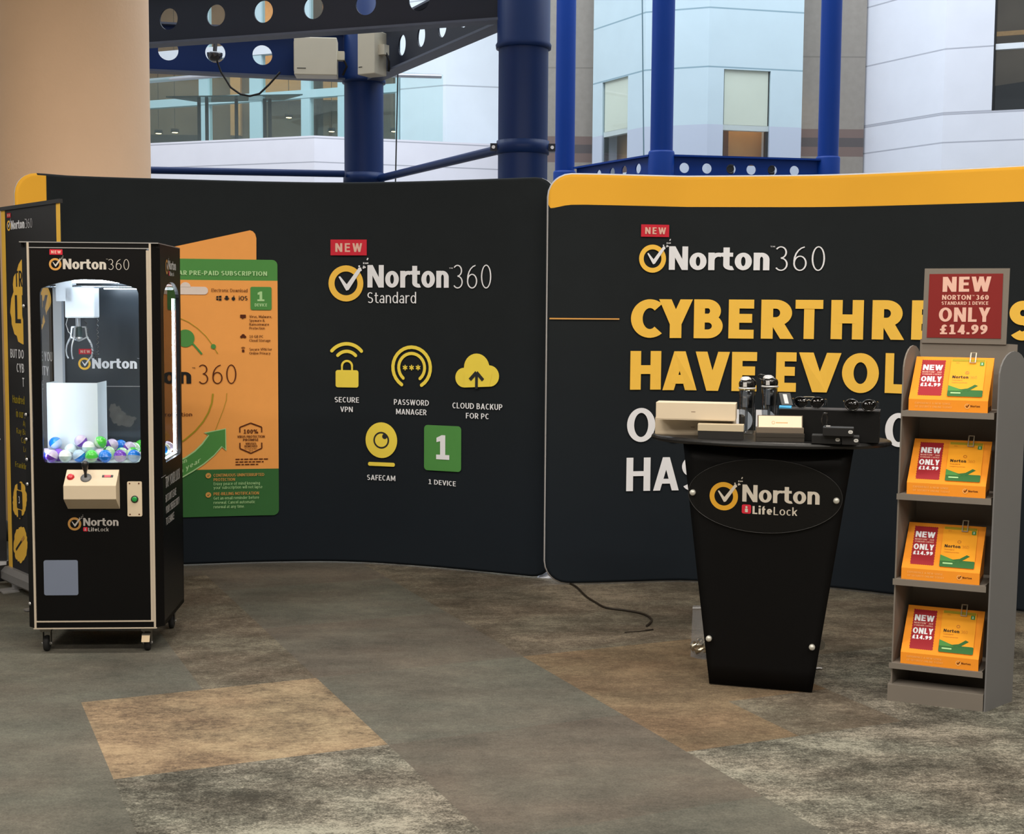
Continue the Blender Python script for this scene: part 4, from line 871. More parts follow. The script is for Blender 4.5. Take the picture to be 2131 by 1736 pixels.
# chrome luggage trolley at the left edge
F = Frame((-2.93, 7.28, 0), R(10)); tt = thing('luggage_trolley', 'grey tubular luggage trolley at the far left edge beside the roll-up banner', 'trolley', F)
CH = mat('dull_chrome', (170, 170, 172), .3, metal=.8); RUB = mat('black_rubber', (24, 24, 25), .8)
mb = MB(); mb.tube([(-.55, 0, .52), (.07, 0, .52)], .022, CH, 12); mb.build('push_bar', tt)
mb = MB(); mb.box(-.5, .05, -.01, .03, .38, .49, RUB); mb.build('front_panel', tt)
for z0, z1 in ((.24, .27), (.13, .20)): mb = MB(); mb.tube([(-.55, -.05, z1), (-.1, -.04, z1-.01), (.08, .02, z0)], .013, CH, 10); mb.build('frame_tube', tt)
mb = MB(); mb.box(-.3, -.02, 0, .02, .16, .38, CH); mb.build('side_plate', tt)
for x in (-.40, -.02): mb = MB(); mb.lathe([(.0, -.02), (.05, -.02), (.07, -.012), (.07, .012), (.05, .02), (0, .02)], (x, .03, .07), RUB, 20, (0, 1, 0)); mb.build('wheel', tt)

# ================================================================== CLAW MACHINE
FM = Frame((-1.862, 6.05, 0), R(3.6)); tm = thing('claw_machine', 'tall black claw machine on castors with lit window full of plastic balls', 'claw machine', FM)
MBK = mat('black_laminate', (6, 6, 7), .38, noise=.05, spec=.22); TRIM = mat('cream_edge_trim', (190, 178, 160), .45, spec=.4); TRS = mat('silver_edge', (190, 190, 190), .3, metal=.6)
z0, z1 = .122, 1.838; XF = .268; XS = .300; YB = .53; CH_ = .034
FS = Surf(FM, (0, 0, 0), (1, 0, 0), (0, 0, 1))
zs_ = FS.uv(190, 964)[1]; za = FS.uv(190, 581.5)[1]; zc = FS.uv(90, 600)[1]; wl = FS.uv(84.5, 700)[0]; wr = FS.uv(289.5, 700)[0]
def arch(u0, u1, zb, zsd, ztop, r=.022, n=16):
    P = [(u0+r-r*math.cos(R(a)), zb+r-r*math.sin(R(a))) for a in (90, 60, 30, 0)][::1]
    P = [(u1-r, zb), (u1-r*.3, zb+r*.3), (u1, zb+r), (u1, zsd-.02), (u1-.008, zsd)]
    for i in range(1, n): t = i/n; P.append((u1-.008-(u1-u0-.016)*t, zsd+(ztop-zsd)*math.sin(math.pi*t)**.8))
    P += [(u0+.008, zsd), (u0, zsd-.02), (u0, zb+r), (u0+r*.3, zb+r*.3), (u0+r, zb)]
    return P
AW = arch(wl, wr, zs_, zc, za)
m = MB(); m.plate(FS, [(-XF+.012, z0+.03), (XF-.022, z0+.03), (XF-.022, z1-.022), (-XF+.012, z1-.022)], MBK, 0, .018, [AW[::-1]])
logopx(m, FS, 115, 550, 13, kx=.965, off=.001, ink=mat('silver_ink', (200, 194, 184), .5), ring=mat('gold_ink', (206, 150, 70), .5))
logopx(m, FS, 155.2, 1090.5, 14, off=.001, new=False, life=True, n360=False, ink=mat('grey_ink', (172, 168, 164), .5), ring=mat('bronze_ink', (170, 124, 60), .5))
m.build('front_panel', tm)
m = MB(); m.plate(FS, AW, glass('clear_acrylic', (.95, .97, .97), .05), -.009); m.build('front_window', tm)
# trims
m = MB(); m.box(-XF, -XF+.009, -.004, .012, z0, z1, TRIM); m.box(XF-.009, XF, -.004, .012, z0, z1, TRIM); m.box(XF-.022, XF-.0095, -.001, .012, z0+.03, z1-.03, TRIM)
m.box(-XF+.009, XF-.009, -.003, .012, z1-.024, z1-.020, TRS); m.box(-XF+.009, XF-.009, -.003, .012, z0+.027, z0+.033, TRIM); m.box(-XS, XS, -.004, YB+.003, z1, z1+.004, TRS); m.box(-XF-.004, XF+.004, -.004, .0, z0-.004, z0+.001, TRIM)
m.build('edge_trim', tm)
for a, b in ((z1-.020, z1), (z0, z0+.027)): m = MB(); m.box(-XF+.009, XF-.009, 0, .018, a, b, MBK); m.build('front_rail', tm)
# chamfered corner posts
for s in (-1, 1):
    m = MB(); a = [(s*XF, 0), (s*XS, CH_), (s*XS, CH_+.022), (s*(XS-.02), CH_+.022), (s*(XF-.01), .018)]
    m.add([(x, y, z) for z in (z0, z1) for x, y in a], [tuple(range(5)), (9, 8, 7, 6, 5)]+[(i, (i+1) % 5, 5+(i+1) % 5, 5+i) for i in range(5)], MBK); m.build('corner_post', tm)
# side panels with arched windows
for s, nm in ((1, 'right'), (-1, 'left')):
    Sd = Surf(FM, (s*XS, 0, 0), (0, 1, 0), (0, 0, 1)) if s > 0 else Surf(FM, (s*XS, 0, 0), (0, -1, 0), (0, 0, 1))
    if s > 0:
        y0_, y1_ = .10, YB-.035; A2 = arch(y0_, y1_, zs_-.01, za-.045, za+.005, .02, 20)
        A2 = [(y1_-.02, zs_-.01), (y1_, zs_+.012), (y1_, za-.09)]+[((y0_+y1_)/2+(y1_-y0_)/2*math.cos(R(a)), za-.09+.085*math.sin(R(a))) for a in range(10, 171, 10)]+[(y0_, za-.09), (y0_, zs_+.012), (y0_+.02, zs_-.01)]
        pl_ = [(CH_+.022, z0), (YB, z0), (YB, z1), (CH_+.022, z1)]; HO = A2[::-1]
    else:
        pl_ = [(-YB, z0), (-CH_-.022, z0), (-CH_-.022, z1), (-YB, z1)]; A2 = [(-a, b) for a, b in A2][::-1]; HO = A2[::-1]
    m = MB(); m.plate(Sd, pl_, MBK, 0, .016, [HO])
    if s > 0:
        TXT = mat('side_ink', (190, 188, 184), .6)
        logo(m, Sd, .19, FS.uv(320, 553)[1]+.0, .034, off=.001, new=False, life=True, n360=False, ink=TXT, ring=MATS['bronze_ink'])
        zt = zs_-.125
        for st, dz, w_, hh in (('TRY YOUR LUCK', 0, .36, .050), ("BUT DON'T LEAVE", -.065, .26, .034), ('YOUR CYBERSECURITY', -.118, .34, .034), ('TO CHANCE', -.171, .20, .034)): m.text(Sd, st, .09, zt+dz, w_, hh, .12, TXT, .001)
        m.box(XS, XS+.0015, .0, .10, .80-.001, .80+.001, TRS)
    m.build('side_panel', tm)
    m = MB(); m.plate(Sd, A2, glass('clear_acrylic_side', (.80, .78, .74), .05) if s > 0 else MATS['clear_acrylic'], -.008); m.build('side_window', tm)
    if s > 0: SD = Sd
for z in (1.56, 1.08, .97, .88, .77, .23):
    m = MB(); m.lathe([(0, .006), (.006, .005), (.008, 0)], (-XS+.008, .02, z), TRS, 12, (-.7, -.7, 0)); m.build('bolt', tm)
# base, top, deck, back
m = MB(); m.box(-XS, XS, CH_, YB, z0, z0+.02, MBK); m.build('base_board', tm)
m = MB(); m.box(-XS+.002, XS-.002, .02, YB, z1-.02, z1, MBK); m.build('top_board', tm)
zd = .862
m = MB(); m.box(-XS+.016, XS-.016, .02, YB-.02, zd-.02, zd, mat('white_deck', (232, 236, 240), .4)); m.build('play_deck', tm)
SLATE = mat('slate_back_graphic', (40, 50, 58), .35, noise=.15, nscale=4, spec=.5)
BS = Surf(FM, (0, YB-.02, 0), (1, 0, 0), (0, 0, 1)); m = MB(); ub = BS.uv(130, 700)[0]; ubr = .20
m.plate(BS, [(ub, zd), (ubr, zd), (ubr, z1-.02), (ub, z1-.02)], SLATE, 0, .01)
logopx(m, BS, 176, 757, 13, off=.002, n360=False); line2(m, BS, [(ub, BS.uv(200, 804)[1]), (ubr, BS.uv(200, 804)[1])], .003, TRS, .001)
# paler grey, cloudy blotches low on the back graphic
SM = mat('cloudy_patch', (82, 84, 84), .8, noise=.35, nscale=30)
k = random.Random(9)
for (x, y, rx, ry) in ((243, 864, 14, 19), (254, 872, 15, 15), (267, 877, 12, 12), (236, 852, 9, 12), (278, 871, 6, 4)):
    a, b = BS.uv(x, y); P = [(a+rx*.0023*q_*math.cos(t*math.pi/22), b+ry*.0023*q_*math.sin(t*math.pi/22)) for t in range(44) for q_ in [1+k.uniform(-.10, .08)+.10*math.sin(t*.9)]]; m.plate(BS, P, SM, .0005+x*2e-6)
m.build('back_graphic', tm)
m = MB(); m.plate(BS, [(ubr, zd), (XS-.016, zd), (XS-.016, z1-.02), (ubr, z1-.02)], glass('smoked_acrylic', (.62, .58, .54), .05), 0); m.build('back_window', tm); m = MB(); m.plate(BS, [(-XS+.016, zd), (ub, zd), (ub, z1-.02), (-XS+.016, z1-.02)], MATS['smoked_acrylic'], 0); m.build('back_window', tm)
m = MB(); m.box(-XS, XS, YB-.018, YB, z0, zd-.02, MBK); m.build('back_panel', tm)
# lit rear-left post and light strips
m = MB(); m.box(-XS+.018, -XS+.058, YB-.075, YB-.03, zd, z1-.03, mat('pale_post', (200, 206, 214), .4)); m.build('inner_post', tm)
LED = mat('led_strip', (225, 240, 255), .5, emit=42)
for a in ((XS-.034, XS-.026, YB-.045, YB-.037, zs_+.0, za-.08), (-XF+.030, -XF+.036, .024, .030, zs_+.02, zc-.02)):
    m = MB(); m.box(*a[:2], *a[2:4], *a[4:], LED); m.build('light_strip', tm)
for yy, zz, xa, xb in ((.10, FS.uv(200, 590)[1]+.01, -.10, .24), (.40, z1-.19, -.03, .25)):
    m = MB(); m.cyl((xa, yy, zz), (xb, yy, zz), .007, LED, 10); m.build('light_tube', tm)
m = MB(); m.box(XS-.026, XS-.020, .11, YB-.045, zs_-.006, zs_-.001, LED); m.build('light_strip', tm)
# prize chute
WP = mat('white_acrylic_box', (222, 232, 238), .35, spec=.5)
cx0 = FM.plane_y(98, 860, .16).x; cx1 = FM.plane_y(203.5, 860, .16).x; zt = FM.plane_y(150, 797, .16).z
m = MB(); m.box(cx0, cx1, .16, .164, zd, zt, WP); m.box(cx1-.004, cx1, .164, .34, zd, zt, WP); m.box(cx0, cx0+.004, .164, .34, zd, zt, WP); m.build('prize_chute', tm)
# gantry, carriage, claw
RODM = mat('bright_steel_rod', (200, 208, 216), .25, metal=.9); WPL = mat('white_housing', (240, 244, 248), .4)
for yy, zz in ((.20, 1.650), (.26, 1.650)): m = MB(); m.cyl((-.27, yy, zz), (.27, yy, zz), .007, RODM, 10); m.build('cross_rail', tm)
for xx in (-.262, .262): m = MB(); m.cyl((xx, .03, 1.672), (xx, YB-.04, 1.672), .007, RODM, 10); m.build('side_rail', tm)
p = FM.plane_y(165, 630, .23)
m = MB(); a = FM.plane_y(115.5, 583, .19); b = FM.plane_y(150, 627, .19); m.box(a.x, b.x, .19, .27, b.z, a.z+.02, WPL); m.build('carriage_plate', tm)
a = FM.plane_y(133.5, 597, .19); b = FM.plane_y(196.5, 662, .19); m = MB(); m.box(a.x, b.x, .19, .29, b.z, a.z, WPL); m.build('motor_housing', tm, bevel=.006)
CL = mat('nickel_claw', (196, 202, 208), .3, metal=.7); cxm = FM.plane_y(164, 700, .24).x; zb = b.z
m = MB(); m.cyl((cxm, .24, zb), (cxm, .24, zb-.10), .008, CL, 12); m.cyl((cxm-.010, .24, zb), (cxm-.010, .24, zb-.07), .003, CL, 8); m.cyl((cxm, .24, zb-.04), (cxm, .24, zb-.085), .016, mat('claw_coil', (60, 80, 84), .4), 16); m.lathe([(0, -.11), (.012, -.105), (.018, -.09), (0, -.085)], (cxm, .24, zb), CL, 14); m.build('claw_shaft', tm)
for k_, a in enumerate((175, 5, 250)):
    ca, sa = math.cos(R(a)), math.sin(R(a)); A = lambda r, z: (cxm+ca*r, .24+sa*r*.9, zb-z)
    m = MB(); m.bar(A(.012, .042), A(.030, .042), .007, .006, CL); m.bar(A(.030, .040), A(.036, .088), .009, .006, CL); m.bar(A(.036, .088), A(.004, .105), .008, .006, CL)
    m.tube([A(.036, .086), A(.047, .105), A(.056, .125), A(.060, .150), A(.057, .172), A(.050, .186)], .004, CL, 8, radii=[.005, .005, .0042, .0038, .0035, .0045]); m.build('claw_arm', tm)
m = MB(); P = []; 
for i in range(150):
    t = i/149; ang = i*.95; bx = cxm+.055+.020*math.sin(math.pi*t)-.015*t*0; bz = zb-.19*math.sin(math.pi*t)**1.0*(1 if t < .5 else 1) ; bx += -.028*(1-2*t)
    P.append((bx+.0045*math.cos(ang), .245+.0045*math.sin(ang), bz))
m.tube(P, .0018, mat('coil_cord', (30, 32, 36), .25, coat=1), 5); m.build('coiled_cord', tm)
m = MB(); m.tube([(cxm-.05, .26, zb+.01), (cxm-.062, .26, zb-.03), (cxm-.052, .26, zb-.065), (cxm-.03, .25, zb-.085)], .0025, TRS, 6); m.build('wire_loop', tm)
# control box
def fz(x, y, yy): return FM.plane_y(x, y, yy)
bx0 = fz(140.5, 1000, 0).x; bx1 = fz(249, 1000, 0).x; zt_ = fz(190, 977.5, 0).z; zb_ = fz(190, 1059, 0).z; zf1 = fz(190, 1011, -.075).z; zf0 = fz(190, 1039.5, -.075).z; gx0, gx1 = fz(129.8, 1020, -.075).x, fz(239, 1020, -.075).x
CRM = mat('cream_powder_coat', (212, 196, 170), .38, spec=.4)
bx0 -= .0; m = MB(); pr_ = [(0, zt_), (-.008, zt_+.0), (-.075, zf1), (-.075, zf0), (-.004, zb_), (0, zb_)]
m.add([(x, y, z) for x in (bx0, bx1) for y, z in pr_], [tuple(range(6)), tuple(range(11, 5, -1))]+[(i, 6+i, 6+(i+1) % 6, (i+1) % 6) for i in range(6)], CRM)
o = m.build('control_box', tm, bevel=.002)
n_ = Vector((0, zf1-zt_, -.067)); sl = Vector((0, .067, zt_-zf1)).normalized(); CS = Surf(FM, (0, -.008, zt_), (1, 0, 0), (0, sl.y, sl.z))
def disc(name, x, y, prof, mt, par=o, S=CS): u, v = S.uv(x, y); m = MB(); m.lathe(prof, S.P(u, v, 0), mt, 24, S.W); return m.build(name, par)
disc('push_button', 147, 993.5, [(.016, 0), (.016, .004), (.013, .005), (.013, .009), (.010, .012), (0, .012)], mat('red_button', (206, 44, 52), .3, coat=.6))
disc('joystick_disc', 179, 995, [(.024, 0), (.024, .002), (.008, .004), (0, .004)], mat('grey_disc', (104, 104, 104), .5))
u, v = CS.uv(178.5, 994); m = MB(); P0 = CS.P(u, v, .003); m.cyl(P0, P0+Vector((0, -.004, .022)), .006, BFR, 12); m.lathe([(0, .02), (.006, .021), (.008, .03), (.012, .042), (.0155, .056), (.0155, .066), (.011, .074), (.004, .077), (0, .077)], P0+Vector((0, -.002, -.003)), mat('joystick_black', (20, 19, 19), .35, coat=.3), 20, (0, -.06, 1)); m.build('joystick', o)
u, v = CS.uv(224, 991.5); m = MB(); m.plate(CS, rrect(u-.024, u+.024, v-.0065, v+.0065, .001, 2), mat('display_bezel', (60, 60, 62), .4), .0015, .002); m.plate(CS, [(u-.013, v-.0055), (u+.013, v-.0055), (u+.013, v+.0055), (u-.013, v+.0055)], mat('display_red', (255, 70, 80), .4, emit=1.2), .002); m.build('led_display', o)
# start plate
u0, v1 = FS.uv(265, 1002); u1, v0 = FS.uv(296.5, 1074.5); m = MB(); m.plate(FS, rrect(u0, u1, v0, v1, .006), CRM, .006, .006)
for a, b in ((.17, .06), (.80, .06), (.17, .945), (.80, .945)): m.plate(FS, ell(u0+(u1-u0)*a, v0+(v1-v0)*b, .0035, n=10), BRN, .0068)
o = m.build('start_plate', tm)
m = MB(); u, v = FS.uv(281, 1038.5); m.lathe([(.016, .006), (.016, .010), (.012, .011)], FS.P(u, v, 0), BFR, 24, FS.W); m.lathe([(.0115, .006), (.0115, .013), (.008, .015), (0, .015)], FS.P(u, v, 0), mat('green_button', (20, 140, 60), .3, coat=.5, emit=.15), 24, FS.W); m.build('start_button', o)
u0, v1 = FS.uv(91, 1166); u1, v0 = FS.uv(163.5, 1238.5); m = MB(); m.plate(FS, rrect(u0, u1, v0, v1, .009), mat('frosted_flap', (112, 122, 142), .3, noise=.05, nscale=2, coat=.3), .004, .004); m.build('prize_flap', tm)
# castors
for x, y, brake in ((-.235, .075, False), (.215, .075, True), (-.24, .50, False), (.245, .50, False)):
    m = MB(); m.box(x-.03, x+.03, y-.03, y+.03, z0-.004, z0, TRS); m.box(x-.024, x+.024, y-.028, y+.02, z0-.028, z0-.004, mat('zinc', (140, 138, 132), .35, metal=.8))
    for q in (-.017, .017): m.hexa([(x+q-.0015, y-.03, z0-.03), (x+q+.0015, y-.03, z0-.03), (x+q+.0015, y+.025, z0-.03), (x+q-.0015, y+.025, z0-.03), (x+q-.0015, y-.03, z0-.01), (x+q+.0015, y-.03, z0-.01), (x+q+.0015, y+.025, z0-.01), (x+q-.0015, y+.025, z0-.01)], MATS['zinc']); m.box(x+q-.0015, x+q+.0015, y-.012, y+.012, .03, z0-.02, MATS['zinc'])
    m.cyl((x-.022, y, .036), (x+.022, y, .036), .006, TRS, 10); co = m.build('castor', tm)
    m = MB(); m.lathe([(0, -.012), (.026, -.012), (.034, -.010), (.036, 0), (.034, .010), (.026, .012), (0, .012)], (x, y, .036), RUB, 24, (1, 0, 0)); m.build('wheel', co)
    if brake: m = MB(); m.hexa([(x-.018, y-.055, .050), (x+.018, y-.055, .050), (x+.018, y-.05, .052), (x-.018, y-.05, .052), (x-.018, y-.042, .078), (x+.018, y-.042, .078), (x+.018, y-.036, .078), (x-.018, y-.036, .078)], mat('cream_pedal', (224, 200, 160), .4)); m.box(x-.018, x+.018, y-.042, y-.02, .074, .086, MATS['zinc']); m.build('brake_pedal', co)

# prize capsules
CB = {'blue': (20, 130, 240), 'purple': (120, 60, 190), 'green': (80, 215, 70), 'teal': (90, 190, 200), 'yellow-green': (190, 215, 80), 'clear': (215, 240, 240)}
def capmat(c, clear=False):
    return mat('capsule_'+c+('_pale' if clear else ''), CB[c] if not clear else tuple(int(v*.25+240*.75) for v in CB[c]), .18, noise=.06, nscale=30, spec=.6, coat=.5)
caps = [(116, 932.7, 'blue', 1, 140, .16-.035), (120.5, 950, 'purple', 0, 0, .075), (98, 946, 'purple', 1, 60, .085), (105.5, 958, 'purple', 1, 30, .04), (94, 955, 'blue', 0, 0, .065), (139, 938, 'clear', 1, 200, .11), (142, 953, 'clear', 1, 0, .055),
        (165.6, 927, 'purple', 1, -40, .125), (165.6, 945, 'blue', 1, -35, .075), (186, 937, 'clear', 1, 0, .10), (191, 955, 'green', 1, 180+10, .05), (207, 927.5, 'green', 1, 150+90, .13), (201, 941, 'purple', 1, 60, .10), (218, 952, 'blue', 0, 0, .06),
        (233, 927, 'purple', 1, 60, .20), (255, 929, 'blue', 0, 0, .25), (231, 940, 'green', 1, 90, .15), (250, 941, 'green', 1, 70, .16), (273, 932, 'green', 1, 40, .25), (276, 943, 'green', 1, 150+90, .14), (250, 955, 'purple', 1, 180, .055), (279, 954, 'blue', 1, 180, .06),
        (291, 929, 'green', 0, 0, .30), (266, 935, 'purple', 1, 45, .19), (348, 939, 'yellow-green', 1, 60, .36), (340, 951, 'blue', 0, 0, .30), (361.5, 955, 'purple', 1, 90, .44), (342, 968, 'teal', 1, 100, .22)]
ORD = ['first', 'second', 'third', 'fourth', 'fifth', 'sixth', 'seventh', 'eighth', 'ninth', 'tenth', 'eleventh', 'twelfth']
rank = {}
for i in sorted(range(len(caps)), key=lambda i: caps[i][0]): c = caps[i][2]; rank[i] = rank.get(c, 0); rank[c] = rank.get(c, 0); 
cnt = {}; rk = {}
for i in sorted(range(len(caps)), key=lambda i: caps[i][0]): c = caps[i][2]; cnt[c] = cnt.get(c, 0)+1; rk[i] = cnt[c]
RC = .0285
halves = {}
POS = []
for (x, y, c, two, tilt, yl) in caps:
    p = FM.plane_y(x, y, yl); p.z = max(p.z, zd+RC*1.06); p.x = min(p.x, XS-.05); POS.append(p)
for it in range(200):                       # let the pile settle until no two balls share space
    for a in range(len(POS)):
        for b in range(a):
            d = POS[a]-POS[b]; L = d.length; g = RC*2.09-L
            if g > 0:
                d = Vector((d.x*.35, d.y*2.0+(1e-3 if abs(d.y) < 1e-4 else 0), d.z*.5)).normalized()*g*.5; POS[a] += d; POS[b] -= d
    for q in POS:
        q.z = max(q.z, zd+RC*1.06); q.x = max(-XS+.05, min(q.x, XS-.055)); q.y = max(.046, min(q.y, YB-.06))
        if cx0-RC < q.x < cx1+RC and .16-RC*1.06 < q.y < .36: q.y = .16-RC*1.06
k = random.Random(2)
for i, (x, y, c, two, tilt, yl) in enumerate(caps):
    p = POS[i]
    F = Frame(FM.M @ p, R(k.uniform(-20, 20)))
    tot = cnt[c]; side = 'claw machine ball' if x < 330 else 'ball seen through the side window'
    lab = ('%s' % c if not two or c == 'clear' else '%s and clear' % c)+' plastic '+side
    lab += '' if tot == 1 else ', %s %s one from the left' % (ORD[rk[i]-1], c)
    t = thing('prize_capsule', lab, 'plastic ball', F, 'plastic balls in the claw machine'); t.rotation_euler = (R(k.uniform(-15, 15)), R(tilt), F.rz)
    for nm, s, mt in (('lower_shell', -1, capmat(c)), ('upper_shell', 1, capmat(c, True) if two else capmat(c))):
        key = (nm, c, two)
        if key in halves: q = halves[key].copy(); COL.objects.link(q); q.parent = t
        else:
            m = MB(); m.lathe([(RC*1.035 if a == 0 else RC*math.cos(R(a)), s*RC*math.sin(R(a))) for a in (0, 3, 15, 30, 45, 60, 75, 90)][::s], (0, 0, 0), mt, 24); halves[key] = m.build(nm, t)

# ================================================================== FOLDING COUNTER
CBK = mat('counter_black', (6, 6, 7), .5, noise=.1, spec=.18); CFL = mat('counter_fabric_black', (12, 12, 12), .75, spec=.2)
FC = Frame((1.038, 5.574, 0), math.atan2(5.515-5.633, 1.241-.835)); tc = thing('promo_counter', 'black tapered promotional counter with oval top and round-headed studs', 'counter', FC)
PS = Surf(FC, (0, 0, 0), (1, 0, 0), (0, 0, 1))
a = PS.uv(1422, 922); b = PS.uv(1777, 938); c = PS.uv(1690, 1443); d = PS.uv(1476, 1425)
m = MB(); n = 16; ZT = 1.018
def bow(u): return .045*(1-(u/.36)**2)
rows = []
for j in range(13):
    t = j/12; z = .004+(ZT-.004)*t; l = d[0]+(a[0]-d[0])*t; r = c[0]+(b[0]-c[0])*t; rows.append([(l+(r-l)*i/n, z) for i in range(n+1)])
vs_ = [(u, -bow(u)*(z/ZT)*.9, z) for row in rows for u, z in row]+[(u, -bow(u)*(z/ZT)*.9+.006, z) for row in rows for u, z in row]; N1 = n+1; o = 13*N1
fs = []
for j in range(12):
    for i in range(n): q = (j*N1+i, j*N1+i+1, (j+1)*N1+i+1, (j+1)*N1+i); fs += [q, tuple(o+v for v in q[::-1])]
    fs += [(j*N1, (j+1)*N1, (j+1)*N1+o, j*N1+o), (j*N1+n, j*N1+n+o, (j+1)*N1+n+o, (j+1)*N1+n)]
for i in range(n): fs += [(i, i+o, i+1+o, i+1), (12*N1+i, 12*N1+i+1, 12*N1+i+1+o, 12*N1+i+o)]
m.add(vs_, fs, CBK, True); m.build('front_panel', tc)
class Bow:
    def __init__(s): s.F = FC
    def P(s, u, v, w=0): return Vector((u, -bow(u)*(v/ZT)*.9-w, v))
    def uv(s, x, y):
        u, v = PS.uv(x, y)
        for _ in range(4):
            p = FC.plane_y(x, y, -bow(u)*(v/ZT)*.9); u, v = p.x, p.z
        return u, v
BW = Bow()
# oval plate with the logo
cl = BW.uv(1433, 1024)[0]; cr = BW.uv(1754, 1042)[0]; zc_ = BW.uv(1592, 1032)[1]; zt_ = BW.uv(1590, 955)[1]; zb_ = BW.uv(1590, 1109)[1]
m = MB(); ec = (cl+cr)/2; rx = (cr-cl)/2; rz_ = (zt_-zb_)/2; zc_ = (zt_+zb_)/2
R0 = [BW.P(ec, zc_, .012)]; rings = 6; vs_ = R0
for q in range(1, rings+1): vs_ = vs_+[BW.P(ec+rx*q/rings*math.cos(t*math.pi/28), zc_+rz_*q/rings*math.sin(t*math.pi/28), .012) for t in range(56)]
vs_ = vs_+[BW.P(ec+rx*math.cos(t*math.pi/28), zc_+rz_*math.sin(t*math.pi/28), .008) for t in range(56)]
fs = [(0, 1+t, 1+(t+1) % 56) for t in range(56)]
for q in range(rings): fs += [(1+q*56+t, 1+(q+1)*56+t, 1+(q+1)*56+(t+1) % 56, 1+q*56+(t+1) % 56) for t in range(56)]
OVM = mat('oval_plate_black', (11, 11, 11), .4, spec=.25); m.add(vs_, fs, OVM, False)
arc_ = [BW.P(ec+(rx-.001)*math.cos(t*math.pi/28), zc_+(rz_-.001)*math.sin(t*math.pi/28), .0125) for t in range(57)]; m.tube(arc_, .0012, mat('oval_edge', (52, 52, 52), .3), 5, caps=False)
u, v = BW.uv(1507, 1032); logo(m, BW, u, v, (BW.uv(1537, 1032)[0]-BW.uv(1478, 1032)[0])/2, new=False, n360=False, life=True, off=.0135, tm=False, ink=mat('warm_white_ink', (206, 198, 184), .5), ring=mat('amber_ink', (216, 160, 40), .5)); m.build('oval_plate', tc)
STD = mat('brushed_stud', (205, 205, 196), .35, metal=.35)
for x, y in ((1443, 1024), (1741, 1041), (1476.5, 1327), (1690.5, 1345)):
    u, v = BW.uv(x, y); m = MB(); m.lathe([(.0, .030), (.009, .029), (.0125, .024), (.0125, .014), (.009, .010), (.009, 0), (0, 0)], BW.P(u, v, 0), STD, 24, (0, -1, 0)); m.build('stud', tc)
# rear panel and struts
m = MB(); m.hexa([(-.19, .30, .004), (.19, .30, .004), (.19, .306, .004), (-.19, .306, .004), (-.29, .30, 1.018), (.29, .30, 1.018), (.29, .306, 1.018), (-.29, .306, 1.018)], CBK); m.build('rear_panel', tc)
m = MB()
for x, z in ((-.17, .33), (.17, .33), (-.22, .80), (.22, .80)): m.cyl((x, .006 if z < .5 else -.01, z), (x, .30, z), .008, STD, 10)
m.build('spacer_rod', tc)
m = MB(); pz_ = FC.plane_y(1707, 1342, .24); m.lathe([(0, -.004), (.024, -.004), (.024, .004), (0, .004)], (pz_.x-.004, .24, pz_.z), mat('dull_bracket', (112, 108, 98), .5, metal=.3), 20, (0, 1, 0), False); m.cyl((pz_.x-.09, .24, pz_.z), (pz_.x, .24, pz_.z), .006, STD, 8); m.build('rear_bracket', tc)
# oval top
m = MB(); oc = (.004, .100); pr2 = [(0, 1.020), (.97, 1.020), (.995, 1.024), (1.0, 1.032), (.992, 1.040), (.975, 1.044), (0, 1.044)]
vs_ = []; n = 72
for s_, z in pr2: vs_ += [(oc[0]+.493*s_*math.cos(2*math.pi*t/n), oc[1]+.270*s_*math.sin(2*math.pi*t/n), z) for t in range(n)]
fs = [(i*n+t, i*n+(t+1) % n, (i+1)*n+(t+1) % n, (i+1)*n+t) for i in range(6) for t in range(n)]
m.add(vs_, fs, mat('counter_top_black', (22, 22, 23), .34, noise=.1, spec=.5), False); m.build('counter_top', tc)
m = MB(); m.box(-.06, .05, -.0, .05, 1.0, 1.02, CBK); m.build('latch', tc)
ZC = 1.0445
def onc(x, y, z=ZC): return G(x, y, z)
def lbox(name, px0, px1, yb0, yb1, h, dep, z, label, cat, mt, group=None, bev=.0015, build=True):
    """box whose front bottom edge is seen from (px0, yb0) to (px1, yb1) at height z"""
    A = onc(px0, yb0, z); B = onc(px1, yb1, z); W = (B-A).length; F = Frame(A, math.atan2(B.y-A.y, B.x-A.x)); return F, W
IV = mat('ivory_card', (218, 202, 176), .6, noise=.02); IVD = mat('ivory_card_inner', (206, 190, 168), .7)
ANG = FC.rz
def cbox_thing(x, y, z, W, D, H, rz, name, label, cat, group=None):
    p = onc(x, y, z); F = Frame((p.x, p.y, z), rz); return F, thing(name, label, cat, F, group)
def add_box(F, t, W, D, H, lid=.5, mt=IV, name='lid', base='tray', bm=None, e=.0015):
    m = MB(); m.box(e, W-e, e, D-e, 0, H*(1-lid)+.001, bm or mt); m.build(base, t)
    m = MB(); m.box(0, W, 0, D, H*(1-lid)+.001, H, mt); return m
F, t = cbox_thing(1363, 903.5, ZC, .327, .11, .071, R(-15), 'gift_box', 'long ivory gift box lying on the counter, lower of the two', 'box', 'long ivory boxes')
m = add_box(F, t, .327, .11, .071, .97); S = Surf(F, (0, 0, 0), (1, 0, 0), (0, 0, 1)); 
for i in range(6): m.plate(S, [(.150+.0028*i, .033), (.152+.0028*i, .033), (.152+.0028*i, .0355), (.150+.0028*i, .0355)], BRN, .0005)
m.build('lid', t, bevel=.0015)
F, t = cbox_thing(1365, 873, ZC+.0715, .324, .10, .071, R(-12.5), 'gift_box', 'long ivory gift box, upper of the two stacked on the counter', 'box', 'long ivory boxes')
F.loc.y += .006; t.location = F.loc
m = add_box(F, t, .324, .10, .071, .97); S = Surf(F, (0, 0, 0), (1, 0, 0), (0, 0, 1))
